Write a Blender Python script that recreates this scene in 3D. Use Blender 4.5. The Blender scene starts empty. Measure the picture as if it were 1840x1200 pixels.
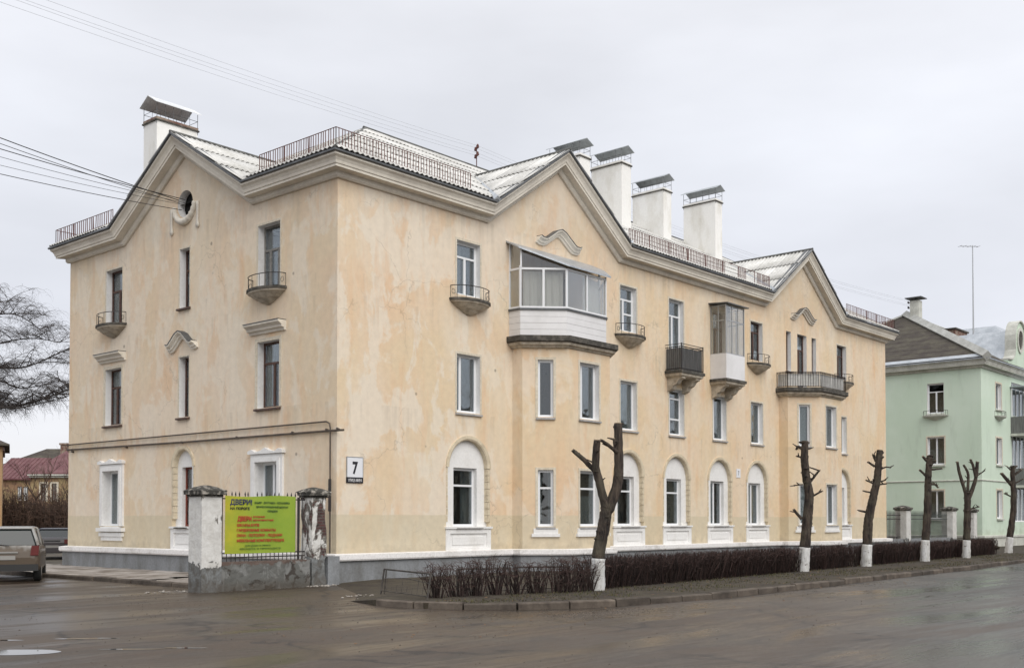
import bpy, bmesh, math, random
from mathutils import Vector, Matrix, noise
from math import sin, cos, pi, radians, sqrt, atan2
random.seed(7)
SC = bpy.context.scene
# ------------------------------------------------------------------ camera
CAM = Vector((-18.43, -22.33, 1.65))
YAW, PIT = radians(41.33), radians(1.38)
cd = bpy.data.cameras.new('camera'); co = bpy.data.objects.new('camera', cd)
SC.collection.objects.link(co); SC.camera = co
co.location = CAM
co.rotation_euler = (pi/2 + PIT, 0, YAW - pi/2)
cd.sensor_width = 36; cd.sensor_fit = 'HORIZONTAL'; cd.lens = 1961.2/1840*36
cd.shift_y = 288.2/1840; cd.clip_end = 3000; cd.clip_start = .1
# ------------------------------------------------------------------ world: overcast sky
W = bpy.data.worlds.new('World'); SC.world = W; W.use_nodes = True
nt = W.node_tree; nt.nodes.clear()
N = nt.nodes.new; L = nt.links.new
out = N('ShaderNodeOutputWorld'); bg = N('ShaderNodeBackground'); L(bg.outputs[0], out.inputs[0])
SUN_EL, SUN_AZ = radians(40), radians(-108)      # azimuth measured from +X
sky = N('ShaderNodeTexSky'); sky.sky_type = 'NISHITA'; sky.sun_disc = False
sky.sun_elevation = SUN_EL; sky.sun_rotation = pi/2 - SUN_AZ
sky.air_density = 1; sky.dust_density = 4
tc = N('ShaderNodeTexCoord'); sep = N('ShaderNodeSeparateXYZ'); L(tc.outputs['Generated'], sep.inputs[0])
rmp = N('ShaderNodeValToRGB'); L(sep.outputs[2], rmp.inputs[0])
e = rmp.color_ramp.elements
e[0].position = 0; e[0].color = (.84, .83, .83, 1)
e[1].position = 1; e[1].color = (.97, .98, 1.02, 1)
for pos, c in ((.07, (.72, .735, .775, 1)), (.17, (.655, .68, .745, 1)), (.32, (.70, .725, .785, 1)), (.42, (.745, .765, .82, 1)), (.65, (.88, .90, .94, 1))):
    k = rmp.color_ramp.elements.new(pos); k.color = c
mp = N('ShaderNodeMapping'); L(tc.outputs['Generated'], mp.inputs[0]); mp.inputs['Scale'].default_value = (1.3, 1.3, 4)
nz = N('ShaderNodeTexNoise'); L(mp.outputs[0], nz.inputs[0]); nz.inputs['Scale'].default_value = 1.6; nz.inputs['Detail'].default_value = 5; nz.inputs['Roughness'].default_value = .5
mr = N('ShaderNodeMapRange'); L(nz.outputs[0], mr.inputs[0]); mr.inputs[1].default_value = .3; mr.inputs[2].default_value = .7; mr.inputs[3].default_value = .86; mr.inputs[4].default_value = 1.10
ml = N('ShaderNodeMix'); ml.data_type = 'RGBA'; ml.blend_type = 'MULTIPLY'; ml.inputs[0].default_value = 1
L(rmp.outputs[0], ml.inputs[6]); L(mr.outputs[0], ml.inputs[7])
sc10 = N('ShaderNodeMix'); sc10.data_type = 'RGBA'; sc10.blend_type = 'MULTIPLY'; sc10.inputs[0].default_value = 1
L(ml.outputs[2], sc10.inputs[6]); sc10.inputs[7].default_value = (10.4, 10.3, 10.2, 1)
mx = N('ShaderNodeMix'); mx.data_type = 'RGBA'; mx.inputs[0].default_value = .95
L(sky.outputs[0], mx.inputs[6]); L(sc10.outputs[2], mx.inputs[7]); L(mx.outputs[2], bg.inputs[0])
bg.inputs[1].default_value = .1
sl = bpy.data.lights.new('sun', 'SUN'); sl.energy = 1.5; sl.angle = radians(50); sl.color = (1, .97, .92)
so = bpy.data.objects.new('sun', sl); SC.collection.objects.link(so)
sd = Vector((cos(SUN_AZ)*cos(SUN_EL), sin(SUN_AZ)*cos(SUN_EL), sin(SUN_EL)))
so.rotation_euler = sd.to_track_quat('Z', 'Y').to_euler(); so.location = (0, 0, 60)
SC.view_settings.view_transform = 'Standard'; SC.view_settings.look = 'None'
SC.view_settings.exposure = .28; SC.view_settings.gamma = 1; SC.view_settings.use_curve_mapping = False
SC.render.engine = 'CYCLES'; SC.cycles.max_bounces = 6; SC.cycles.transparent_max_bounces = 12
COL = SC.collection
# ------------------------------------------------------------------ materials
def mat(name, base, rough=.8, metal=0, spec=.5):
    m = bpy.data.materials.new(name); m.use_nodes = True
    b = m.node_tree.nodes['Principled BSDF']
    b.inputs['Base Color'].default_value = (*base, 1); b.inputs['Roughness'].default_value = rough
    b.inputs['Metallic'].default_value = metal; b.inputs['Specular IOR Level'].default_value = spec
    return m
class NT:
    def __init__(s, m): s.m = m; s.t = m.node_tree; s.b = s.t.nodes['Principled BSDF']; s.tc = s.t.nodes.new('ShaderNodeTexCoord')
    def n(s, k): return s.t.nodes.new(k)
    def l(s, a, b): s.t.links.new(a, b)
    def coord(s, scale=(1, 1, 1)):
        g = s.n('ShaderNodeNewGeometry'); mp = s.n('ShaderNodeMapping'); s.l(g.outputs['Position'], mp.inputs[0]); mp.inputs['Scale'].default_value = scale; return mp.outputs[0]
    def noise(s, scale, detail=5, rough=.55, cs=(1, 1, 1), dist=0):
        x = s.n('ShaderNodeTexNoise'); s.l(s.coord(cs), x.inputs[0]); x.inputs['Scale'].default_value = scale
        x.inputs['Detail'].default_value = detail; x.inputs['Roughness'].default_value = rough; x.inputs['Distortion'].default_value = dist; return x.outputs[0]
    def rng(s, v, a, b, c=0, d=1, smooth=False):
        x = s.n('ShaderNodeMapRange'); s.l(v, x.inputs[0])
        for i, q in enumerate((a, b, c, d)): x.inputs[i+1].default_value = q
        if smooth: x.interpolation_type = 'SMOOTHSTEP'
        return x.outputs[0]
    def math(s, op, a, b=None):
        x = s.n('ShaderNodeMath'); x.operation = op
        for i, q in enumerate((a, b)):
            if q is None: continue
            if isinstance(q, (int, float)): x.inputs[i].default_value = q
            else: s.l(q, x.inputs[i])
        return x.outputs[0]
    def mix(s, f, a, b, mode='MIX'):
        x = s.n('ShaderNodeMix'); x.data_type = 'RGBA'; x.blend_type = mode
        if isinstance(f, (int, float)): x.inputs[0].default_value = f
        else: s.l(f, x.inputs[0])
        for i, q in ((6, a), (7, b)):
            if isinstance(q, tuple): x.inputs[i].default_value = (*q, 1)
            else: s.l(q, x.inputs[i])
        return x.outputs[2]
    def bump(s, h, dist=.01, strength=1):
        x = s.n('ShaderNodeBump'); x.inputs['Distance'].default_value = dist; x.inputs['Strength'].default_value = strength
        s.l(h, x.inputs['Height']); s.l(x.outputs[0], s.b.inputs['Normal'])
    def sep(s):
        g = s.n('ShaderNodeNewGeometry'); x = s.n('ShaderNodeSeparateXYZ'); s.l(g.outputs['Position'], x.inputs[0]); return x.outputs
    def col(s, c): s.l(c, s.b.inputs['Base Color'])
    def rou(s, c): s.l(c, s.b.inputs['Roughness'])

def noisy(name, c1, c2, scale=3, rough=.8, lo=.35, hi=.65, bump=.004, metal=0, cs=(1, 1, 1), fine=.12):
    m = mat(name, c1, rough, metal); t = NT(m)
    f = t.rng(t.noise(scale, 6, .6, cs), lo, hi)
    c = t.mix(f, c1, c2)
    if fine: c = t.mix(1, c, t.rng(t.noise(scale*9, 3), .3, .7, 1-fine, 1+fine), 'MULTIPLY')
    t.col(c)
    if bump: t.bump(t.noise(scale*12, 4), bump, .6)
    return m

def vary(m, amt):
    t = m.node_tree; b = t.nodes['Principled BSDF']; l = b.inputs['Base Color'].links[0].from_socket
    oi = t.nodes.new('ShaderNodeObjectInfo'); r = t.nodes.new('ShaderNodeMapRange'); r.inputs[3].default_value = 1-amt; r.inputs[4].default_value = 1+amt*.5; t.links.new(oi.outputs['Random'], r.inputs[0])
    x = t.nodes.new('ShaderNodeMix'); x.data_type = 'RGBA'; x.blend_type = 'MULTIPLY'; x.inputs[0].default_value = 1; t.links.new(l, x.inputs[6]); t.links.new(r.outputs[0], x.inputs[7]); t.links.new(x.outputs[2], b.inputs['Base Color'])
def wall_material(name, ochre, pale, peach, band):
    m = mat(name, ochre, .92); t = NT(m); P = t.sep()
    big = t.noise(.40, 4, .5, (1, 1, .7), .3)
    mid = t.noise(.95, 6, .62, (1, 1, .62), .45)
    endw = t.rng(P[0], -.05, .02, 1, 0)                     # end wall mask: greyer colour with fainter patches
    near = t.rng(P[0], 3, 12, 1, .35)
    pm = t.rng(t.math('ADD', t.math('MULTIPLY', mid, .75), t.math('MULTIPLY', big, .35)), .525, .575, 0, 1, True)
    pm = t.math('MULTIPLY', t.math('MULTIPLY', pm, near), t.rng(endw, 0, 1, .74, .20))
    far = t.rng(P[0], 6, 14, 0, .38)
    c = t.mix(t.rng(big, .40, .60), ochre, peach)
    c = t.mix(far, c, (.72, .55, .345))
    c = t.mix(t.rng(t.noise(.7, 4, .55, (1, 1, .35)), .42, .64, 0, .5), c, pale)
    c = t.mix(t.math('MULTIPLY', endw, .8), c, (.70, .60, .48))
    c = t.mix(pm, c, pale)
    st = t.rng(t.noise(1.5, 5, .65, (1, 1, .22), .3), .54, .70, 0, .55)
    c = t.mix(st, c, tuple(q*k for q, k in zip(peach, (.97, .86, .74))))
    gr = t.rng(t.noise(2.4, 6, .7, (1, 1, .22)), .58, .8, 0, .25)
    c = t.mix(gr, c, (.30, .26, .21))
    wob = t.math('ADD', P[2], t.rng(t.noise(1.3, 2), 0, 1, -.03, .03))
    bf = t.rng(wob, 1.80, 1.84, .75, 0)
    c = t.mix(bf, c, band)
    dz = t.math('ADD', P[2], t.rng(t.noise(3, 4), .3, .7, -.12, .12))
    c = t.mix(t.rng(dz, .78, 1.02, .42, 0), c, (.26, .22, .16))
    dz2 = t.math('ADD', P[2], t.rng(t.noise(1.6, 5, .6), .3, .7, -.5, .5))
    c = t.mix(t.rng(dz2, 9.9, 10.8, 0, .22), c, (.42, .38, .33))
    c = t.mix(1, c, t.rng(t.noise(5, 5, .6), .3, .7, .94, 1.05), 'MULTIPLY')
    vo = t.n('ShaderNodeTexVoronoi'); t.l(t.coord(), vo.inputs[0]); vo.inputs['Scale'].default_value = .75
    c = t.mix(t.rng(vo.outputs[0], .03, .05, .6, 0), c, (.16, .13, .10))
    # drips running down from sills and balcony slabs
    hx = t.math('ADD', P[0], P[1]); cbx = t.n('ShaderNodeCombineXYZ'); t.l(t.math('MULTIPLY', hx, 5), cbx.inputs[0]); t.l(t.math('MULTIPLY', P[2], .35), cbx.inputs[1])
    dn = t.n('ShaderNodeTexNoise'); dn.inputs['Scale'].default_value = 1.0; dn.inputs['Detail'].default_value = 5; t.l(cbx.outputs[0], dn.inputs[0])
    dr = t.rng(dn.outputs[0], .52, .72)
    for z0, ln in ((4.8, 1.3), (7.7, 1.1), (8.3, .5), (1.15, .5), (10.7, 1.6)):
        band_ = t.math('MULTIPLY', t.rng(P[2], z0-ln, z0, 0, 1), t.rng(P[2], z0, z0+.02, 1, 0))
        c = t.mix(t.math('MULTIPLY', t.math('MULTIPLY', dr, band_), .24), c, (.25, .205, .15))
    # hairline cracks
    vc = t.n('ShaderNodeTexVoronoi'); vc.feature = 'DISTANCE_TO_EDGE'; vc.inputs['Scale'].default_value = .55
    wn = t.n('ShaderNodeTexNoise'); wn.inputs['Scale'].default_value = 1.6; wn.inputs['Detail'].default_value = 6; t.l(t.coord(), wn.inputs[0])
    va = t.n('ShaderNodeVectorMath'); va.operation = 'ADD'; t.l(t.coord(), va.inputs[0]); t.l(wn.outputs[1], va.inputs[1]); t.l(va.outputs[0], vc.inputs[0])
    ck = t.math('MULTIPLY', t.rng(vc.outputs[0], .002, .009, 1, 0), t.rng(t.noise(.3, 3), .5, .56))
    c = t.mix(t.math('MULTIPLY', ck, .3), c, (.27, .22, .16))
    t.col(c)
    h = t.math('ADD', t.math('MULTIPLY', pm, -.5), t.math('MULTIPLY', t.noise(22, 4), .3))
    t.bump(h, .008, .6)
    return m
M = {}
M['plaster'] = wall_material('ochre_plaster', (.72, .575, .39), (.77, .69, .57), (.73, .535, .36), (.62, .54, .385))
M['white'] = noisy('white_paint', (.80, .79, .77), (.66, .64, .60), 1.6, .75, .52, .8, .003, fine=.05)
M['cornice'] = noisy('cornice_plaster', (.72, .67, .58), (.54, .49, .42), .9, .85, .45, .75, .003, fine=.06)
def plinth_mat():
    m = mat('grey_plinth_paint', (.24, .25, .26), .8); t = NT(m); P = t.sep(); n_ = t.noise(2.2, 6, .6, (1, 1, .35))
    c = t.mix(t.rng(n_, .42, .72), (.24, .25, .26), (.15, .15, .145)); zz = t.math('ADD', P[2], t.rng(t.noise(3.5, 5), .3, .7, -.14, .14)); c = t.mix(t.rng(zz, .08, .34, .8, 0), c, (.06, .048, .035)); c = t.mix(t.rng(t.noise(1.1, 6, .7, (1, 1, .5)), .58, .64, 0, .6), c, (.33, .31, .28)); t.col(c); t.bump(n_, .02); return m
M['plinth'] = plinth_mat()
M['ledge'] = noisy('whitewashed_ledge', (.82, .80, .78), (.52, .49, .45), 2, .8, .5, .8)
M['plinth'] = noisy('grey_plinth_paint', (.24, .25, .26), (.15, .15, .145), 2.2, .8, .42, .72, .008, cs=(1, 1, .35))
M['sheet'] = noisy('asbestos_sheet', (.68, .67, .64), (.44, .43, .39), 1.1, .85, .45, .8, .004)
M['deck'] = mat('dark_roof_deck', (.05, .05, .05), .9)
M['metal'] = noisy('dark_galvanised', (.10, .105, .11), (.17, .175, .18), 3, .5, .4, .7, 0, .5)
M['zinc'] = noisy('zinc_sheet', (.50, .53, .56), (.36, .39, .42), 2, .38, .4, .7, 0, .5)
M['iron'] = noisy('black_iron', (.022, .02, .02), (.06, .035, .025), 8, .6, .5, .8, 0)
M['rust'] = noisy('rusty_railing_paint', (.10, .034, .028), (.16, .065, .052), 6, .75, .4, .7, 0)
M['pvc'] = mat('white_plastic_frame', (.78, .79, .80), .35)
M['brown'] = noisy('brown_painted_wood', (.10, .045, .03), (.05, .03, .022), 9, .6, .4, .7, .002)
M['greywood'] = noisy('grey_aged_wood', (.26, .25, .23), (.12, .11, .10), 9, .7, .4, .7, .002)
M['green'] = noisy('teal_painted_wood', (.06, .16, .14), (.05, .08, .07), 9, .6, .4, .7, 0)
M['slab'] = noisy('mossy_concrete', (.055, .05, .042), (.17, .155, .13), 6, .9, .45, .75, .01)
M['bowl'] = noisy('bowl_plaster', (.52, .46, .37), (.26, .22, .17), 5, .9, .4, .7, .008)
M['panel'] = noisy('white_cladding', (.76, .75, .75), (.66, .65, .64), .8, .45, .45, .75, 0, fine=.02)
M['cream'] = noisy('cream_window_surround', (.66, .60, .49), (.60, .53, .41), 1.5, .85)
M['curtain'] = mat('grey_net_curtain', (.5, .5, .49), .9)
M['curtain2'] = mat('warm_curtain', (.36, .31, .24), .9)
M['curtain3'] = mat('white_roller_blind', (.74, .75, .76), .8)
M['room'] = mat('dim_room_backdrop', (.06, .06, .062), .9)
M['dark'] = mat('dark_interior', (.015, .015, .015), .9)
M['flashing'] = noisy('brown_sill_metal', (.12, .06, .04), (.06, .04, .035), 8, .6)
M['greysill'] = noisy('grey_sill_metal', (.42, .41, .40), (.3, .29, .28), 6, .5, bump=0)
M['chimney'] = noisy('whitewashed_chimney', (.82, .81, .78), (.60, .57, .50), 1.3, .85, .5, .8, .002, fine=.03, cs=(1, 1, .4))
M['redpipe'] = noisy('brown_gas_pipe', (.11, .08, .055), (.05, .04, .035), 5, .6)
def glass_mat(name, tint, refl=.5):
    m = bpy.data.materials.new(name); m.use_nodes = True; t = m.node_tree; t.nodes.clear()
    o = t.nodes.new('ShaderNodeOutputMaterial'); mxs = t.nodes.new('ShaderNodeMixShader')
    tr = t.nodes.new('ShaderNodeBsdfTransparent'); tr.inputs[0].default_value = (*tint, 1)
    gl = t.nodes.new('ShaderNodeBsdfGlossy'); gl.inputs['Roughness'].default_value = .03; gl.inputs[0].default_value = (.95, .97, 1, 1)
    lw = t.nodes.new('ShaderNodeLayerWeight'); lw.inputs[0].default_value = .42
    r = t.nodes.new('ShaderNodeMapRange'); r.inputs[1].default_value = 0; r.inputs[2].default_value = 1; r.inputs[3].default_value = .05; r.inputs[4].default_value = refl
    t.links.new(lw.outputs['Fresnel'], r.inputs[0]); t.links.new(r.outputs[0], mxs.inputs[0])
    t.links.new(tr.outputs[0], mxs.inputs[1]); t.links.new(gl.outputs[0], mxs.inputs[2]); t.links.new(mxs.outputs[0], o.inputs[0])
    g = t.nodes.new('ShaderNodeNewGeometry'); nn = t.nodes.new('ShaderNodeTexNoise'); nn.inputs['Scale'].default_value = 1.6; t.links.new(g.outputs['Position'], nn.inputs[0])
    b = t.nodes.new('ShaderNodeBump'); b.inputs['Distance'].default_value = .02; b.inputs['Strength'].default_value = .35; t.links.new(nn.outputs[0], b.inputs['Height']); t.links.new(b.outputs[0], gl.inputs['Normal'])
    return m
M['glass'] = glass_mat('window_glass', (.66, .70, .70), .62)
M['paleglass'] = glass_mat('balcony_glass', (.9, .9, .88), .42)
# ------------------------------------------------------------------ mesh builder
class Fr:                                   # facade frame: along u, outward d, up z
    def __init__(s, o, u, n): s.o = Vector((o[0], o[1], 0)); s.u = Vector((u[0], u[1], 0)).normalized(); s.n = Vector((n[0], n[1], 0)).normalized()
    def __call__(s, u, d, z): return s.o + s.u*u + s.n*d + Vector((0, 0, z))
ID = Fr((0, 0), (1, 0), (0, 1))
class MB:
    def __init__(s, f=ID): s.v = []; s.f = []; s.m = []; s.F = f; s.mi = 0; s.sm = False
    def p(s, u, d, z): s.v.append(s.F(u, d, z)); return len(s.v)-1
    def face(s, idx): s.f.append(tuple(idx)); s.m.append(s.mi)
    def poly(s, pts): s.face([s.p(*q) for q in pts])
    def box(s, u0, u1, d0, d1, z0, z1):
        a = [s.p(u, d, z) for z in (z0, z1) for d in (d0, d1) for u in (u0, u1)]
        for q in ((0, 1, 3, 2), (4, 6, 7, 5), (0, 4, 5, 1), (2, 3, 7, 6), (0, 2, 6, 4), (1, 5, 7, 3)): s.face([a[i] for i in q])
        return s
    def loft(s, rings, cap=True, closed=True):
        R = [[s.p(*q) for q in r] for r in rings]; n = len(R[0])
        for a, b in zip(R, R[1:]):
            for i in range(n if closed else n-1): s.face((a[i], a[(i+1) % n], b[(i+1) % n], b[i]))
        if cap and closed: s.face(R[0][::-1]); s.face(R[-1])
        return s
    def prism(s, pts, z0, z1):                       # pts in (u,d)
        return s.loft([[(a, b, z0) for a, b in pts], [(a, b, z1) for a, b in pts]])
    def extr(s, pts, d0, d1):                        # pts in (u,z)
        return s.loft([[(a, d0, b) for a, b in pts], [(a, d1, b) for a, b in pts]])
    def tube(s, path, r, sides=6, cap=True):
        P = [Vector(q) for q in path]; n = len(P)
        if not isinstance(r, (list, tuple)): r = [r]*n
        rings = []; prev = None
        for i in range(n):
            t = (P[min(i+1, n-1)] - P[max(i-1, 0)]).normalized()
            a = prev if prev else (Vector((0, 0, 1)) if abs(t.z) < .9 else Vector((1, 0, 0)))
            x = (a - t*a.dot(t))
            x = x.normalized() if x.length > 1e-5 else t.orthogonal().normalized()
            y = t.cross(x); prev = x
            rings.append([tuple(P[i] + (x*cos(2*pi*k/sides) + y*sin(2*pi*k/sides))*r[i]) for k in range(sides)])
        return s.loft(rings, cap)
    def build(s, name, mats, parent=None, smooth=False, jit=0):
        me = bpy.data.meshes.new(name); me.from_pydata([tuple(v) for v in s.v], [], s.f)
        for m in (mats if isinstance(mats, (list, tuple)) else [mats]): me.materials.append(M[m] if isinstance(m, str) else m)
        for p, i in zip(me.polygons, s.m): p.material_index = i; p.use_smooth = smooth
        if len(s.f) < 60000 and jit != -1:
            b = bmesh.new(); b.from_mesh(me); bmesh.ops.recalc_face_normals(b, faces=b.faces); b.to_mesh(me); b.free()
        o = bpy.data.objects.new(name, me); COL.objects.link(o)
        if parent: o.parent = parent
        return o
def empty(name, label, cat, loc=(0, 0, 0), rz=0, group=None):
    o = bpy.data.objects.new(name, None); COL.objects.link(o); o.location = loc; o.rotation_euler = (0, 0, rz); o.empty_display_size = .3
    o['label'] = label; o['category'] = cat
    if group: o['group'] = group
    return o
def tag(o, label, cat, group=None, kind=None):
    if label: o['label'] = label
    if cat: o['category'] = cat
    if group: o['group'] = group
    if kind: o['kind'] = kind
    return o
def struct(o): o['kind'] = 'structure'; return o
def stuff(o): o['kind'] = 'stuff'; return o
def link_copy(o, parent, loc=None, mat4=None):
    c = o.copy(); COL.objects.link(c); c.parent = parent
    if loc is not None: c.location = loc
    if mat4 is not None: c.matrix_local = mat4
    return c
def wavy(mb, u0, u1, d, z0, z1, amp=.025, step=.05, ph=0):
    n = max(2, int((u1-u0)/step)); a = []
    for i in range(n+1):
        u = u0+(u1-u0)*i/n; dd = d+amp*sin(i*1.7+ph)
        a.append((mb.p(u, dd, z0), mb.p(u, dd, z1)))
    for p, q in zip(a, a[1:]): mb.face((p[0], q[0], q[1], p[1]))
# ------------------------------------------------------------------ GROUND
vary(M['sheet'], .14)
def flat(name, pts, z, m, thick=0):
    mb = MB()
    if thick: mb.prism(pts, z-thick, z)
    else: mb.poly([(a, b, z) for a, b in pts])
    return struct(mb.build(name, m))
g = mat('earth', (.08, .07, .055), .95); t = NT(g)
t.col(t.mix(t.rng(t.noise(.6, 6), .4, .6), (.06, .05, .038), (.10, .085, .06))); t.bump(t.noise(9, 5), .03)
M['earth'] = g
flat('ground', [(-500, -500), (900, -500), (900, 900), (-500, 900)], -.012, 'earth')
a = mat('wet_asphalt', (.06, .055, .05), .45); t = NT(a); P = t.sep()
c = t.mix(t.rng(t.noise(.35, 5, .6), .38, .62), (.040, .034, .028), (.070, .060, .050))
# mud carried out of the yard entrance
md = t.math('MULTIPLY', t.rng(P[0], -2, 9, 1, 0), t.rng(t.noise(.5, 6, .65, (1, 1.6, 1), .6), .3, .62))
c = t.mix(t.math('MULTIPLY', md, .8), c, (.066, .044, .028))
mbw = t.math('ADD', P[1], t.rng(t.noise(.9, 5), .3, .7, -.8, .8))
c = t.mix(t.math('MULTIPLY', t.rng(mbw, -6.5, -4, 0, .75), t.rng(P[0], -12, -2, .2, 1)), c, (.062, .045, .028))
c = t.mix(1, c, t.rng(t.noise(14, 6, .7), .3, .7, .75, 1.22), 'MULTIPLY')
c = t.mix(t.rng(t.noise(1.1, 7, .75, (.3, 1, 1), 1.2), .56, .64, 0, .45), c, (.035, .03, .026))
vc = t.n('ShaderNodeTexVoronoi'); vc.feature = 'DISTANCE_TO_EDGE'; vc.inputs['Scale'].default_value = .33
wn = t.n('ShaderNodeTexNoise'); wn.inputs['Scale'].default_value = 1.3; wn.inputs['Detail'].default_value = 6; t.l(t.coord(), wn.inputs[0])
va = t.n('ShaderNodeVectorMath'); va.operation = 'ADD'; t.l(t.coord(), va.inputs[0]); t.l(wn.outputs[1], va.inputs[1]); t.l(va.outputs[0], vc.inputs[0])
crk = t.math('MULTIPLY', t.rng(vc.outputs[0], .004, .022, 1, 0), t.rng(t.noise(.25, 3), .44, .52))
c = t.mix(t.math('MULTIPLY', crk, .85), c, (.016, .013, .011))
t.col(c)
strk = t.noise(.55, 7, .68, (.22, 1.1, 1), .5)             # wheel tracks run along the street
wet = t.rng(strk, .40, .60, 0, 1, True)
c = t.mix(1, c, t.rng(wet, 0, 1, 1.12, .72), 'MULTIPLY')
gr_ = t.n('ShaderNodeTexVoronoi'); gr_.inputs['Scale'].default_value = 55; t.l(t.coord(), gr_.inputs[0])
c = t.mix(t.rng(gr_.outputs[0], .12, .3, .28, 0), c, (.16, .14, .12))
t.col(c)
t.rou(t.math('MULTIPLY', t.rng(wet, 0, 1, .62, .25), t.rng(P[0], -12, 3, 1.25, .85)))
t.bump(t.math('ADD', t.math('MULTIPLY', t.noise(60, 3, .7), t.rng(wet, 0, 1, .7, .12)), t.math('MULTIPLY', t.noise(2.6, 5, .6), 1.0)), .006, .6)
M['asphalt'] = a
KERB = [(-2.0, -3.6), (-3.2, -4.9), (-4.15, -6.3), (-4.1, -7.6), (-3.35, -8.8), (-1.6, -9.85), (2.2, -10.24), (8.2, -9.98), (17.2, -9.6), (27.5, -8.95), (45, -7.6), (70, -5.2), (100, -2)]
road = flat('road', [(-80, -60), (160, -60), (160, 40), (100, 30), (100, -2), (48, -2), (48, 0.1), (-1, .1), (-1, 14), (-1, 60), (-80, 60)], 0, 'asphalt')
M['soil'] = noisy('muddy_verge', (.032, .023, .015), (.055, .044, .026), 1.4, .95, .4, .62, .03)
bed = [(p[0], p[1]+.06) for p in KERB] + [(100, .2), (47, .2), (-.2, .2), (-.9, -1.8)]
mb = MB(); top_ = []; low_ = []
for i, (x, y) in enumerate(bed):
    loose = i in (0, 1, len(bed)-1); k_ = i == len(bed)-2
    top_.append((x+(1.5 if loose else .9 if k_ else 0), y-(.2 if loose else .9 if k_ else 0), .115)); low_.append((x-(.5 if loose else 0), y, -.012))
mb.loft([low_, top_]); struct(mb.build('planting_bed', 'soil', smooth=False))
M['kerb'] = noisy('kerb_concrete', (.13, .105, .082), (.055, .042, .032), 3, .85, .35, .65, .01)
vary(M['kerb'], .4)
kerb = struct(bpy.data.objects.new('kerb', None)); COL.objects.link(kerb)
# kerb stones one by one
def densify(path, step):
    out = []; carry = 0; P = [Vector((*p, 0)) for p in path]
    pts = []
    for a, b in zip(P, P[1:]):
        n = max(1, int((b-a).length/.1))
        for i in range(n): pts.append(a.lerp(b, i/n))
    pts.append(P[-1]); acc = 0; out = [pts[0]]
    for a, b in zip(pts, pts[1:]):
        acc += (b-a).length
        if acc >= step: out.append(b); acc = 0
    return out
def stone_mesh(Lh, w, h, bev=.025):
    mb = MB(); pr = [(-w/2, -.1), (-w/2, h-bev), (-w/2+bev, h), (w/2, h), (w/2, -.1)]
    mb.loft([[(-Lh, a, b) for a, b in pr], [(Lh, a, b) for a, b in pr]]); return mb
sm = stone_mesh(.49, .15, .15); first = None
pts = densify(KERB[2:], 1.0)
for i, (a, b) in enumerate(zip(pts, pts[1:])):
    if i > 75: break
    if first is None: first = sm.build('kerb_stone', 'kerb', kerb); o = first
    else: o = link_copy(first, kerb)
    m = (a+b)/2; o.location = (m.x, m.y, random.uniform(-.035, .004)); o.rotation_euler = (random.uniform(-.05, .02), random.uniform(-.008, .008), atan2(b.y-a.y, b.x-a.x)+random.uniform(-.012, .012)); o.scale = ((b-a).length/1.0, 1, 1)
# apron footpath by the end wall, with kerb stones
M['path'] = noisy('worn_apron_concrete', (.40, .365, .335), (.15, .125, .10), 1.1, .85, .38, .62, .02)
mb = MB(); nx, ny = 8, 40
gr = []
for j in range(ny+1):
    row = []
    for i in range(nx+1):
        x = -3.3+3.2*i/nx; y = .12+16.5*j/ny; row.append(mb.p(x, y, .085+.03*i/nx+random.uniform(-.012, .012)))
    gr.append(row)
for j in range(ny):
    for i in range(nx):
        if (i, j) in ((1, 9), (2, 9), (3, 10), (4, 10), (5, 11)): continue
        mb.face((gr[j][i], gr[j][i+1], gr[j+1][i+1], gr[j+1][i]))
struct(mb.build('footpath', 'path'))
flat('footpath_base', [(-3.3, .1), (-.2, .1), (-.2, 16.7), (-3.3, 16.7)], .05, 'soil')
k2 = struct(bpy.data.objects.new('path_kerb', None)); COL.objects.link(k2)
for i in range(16):
    o = link_copy(first, k2); o.location = (-3.36+random.uniform(-.02, .02), .75+i*1.0, -.03+random.uniform(-.02, .01)); o.rotation_euler = (0, 0, -pi/2+random.uniform(-.02, .02)); o.scale = (1, 1, 1)
# puddles in the yard
M['water'] = mat('puddle_water', (.03, .028, .024), .04)
def puddle(cx, cy, rx, ry, rot, lab, seed):
    mb = MB(); pts = []
    for k in range(28):
        a_ = 2*pi*k/28; r = 1+.28*noise.noise(Vector((cos(a_)*1.3, sin(a_)*1.3, seed)))
        x, y = rx*r*cos(a_), ry*r*sin(a_); pts.append((cx+x*cos(rot)-y*sin(rot), cy+x*sin(rot)+y*cos(rot), .004))
    mb.poly(pts); o = mb.build('puddle', 'water'); o['kind'] = 'structure'
Rr = YAW-pi/2
for q in ((-12.25, -8.55, .62, .30, Rr+.1, 1), (-11.1, -9.35, .42, .05, Rr+.05, 2), (-10.55, -9.75, .3, .05, Rr, 3), (-10.85, -7.7, .42, .06, Rr+.12, 4), (-11.75, -7.0, .35, .05, Rr, 5)):
    puddle(*q[:5], '', q[5])
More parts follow.
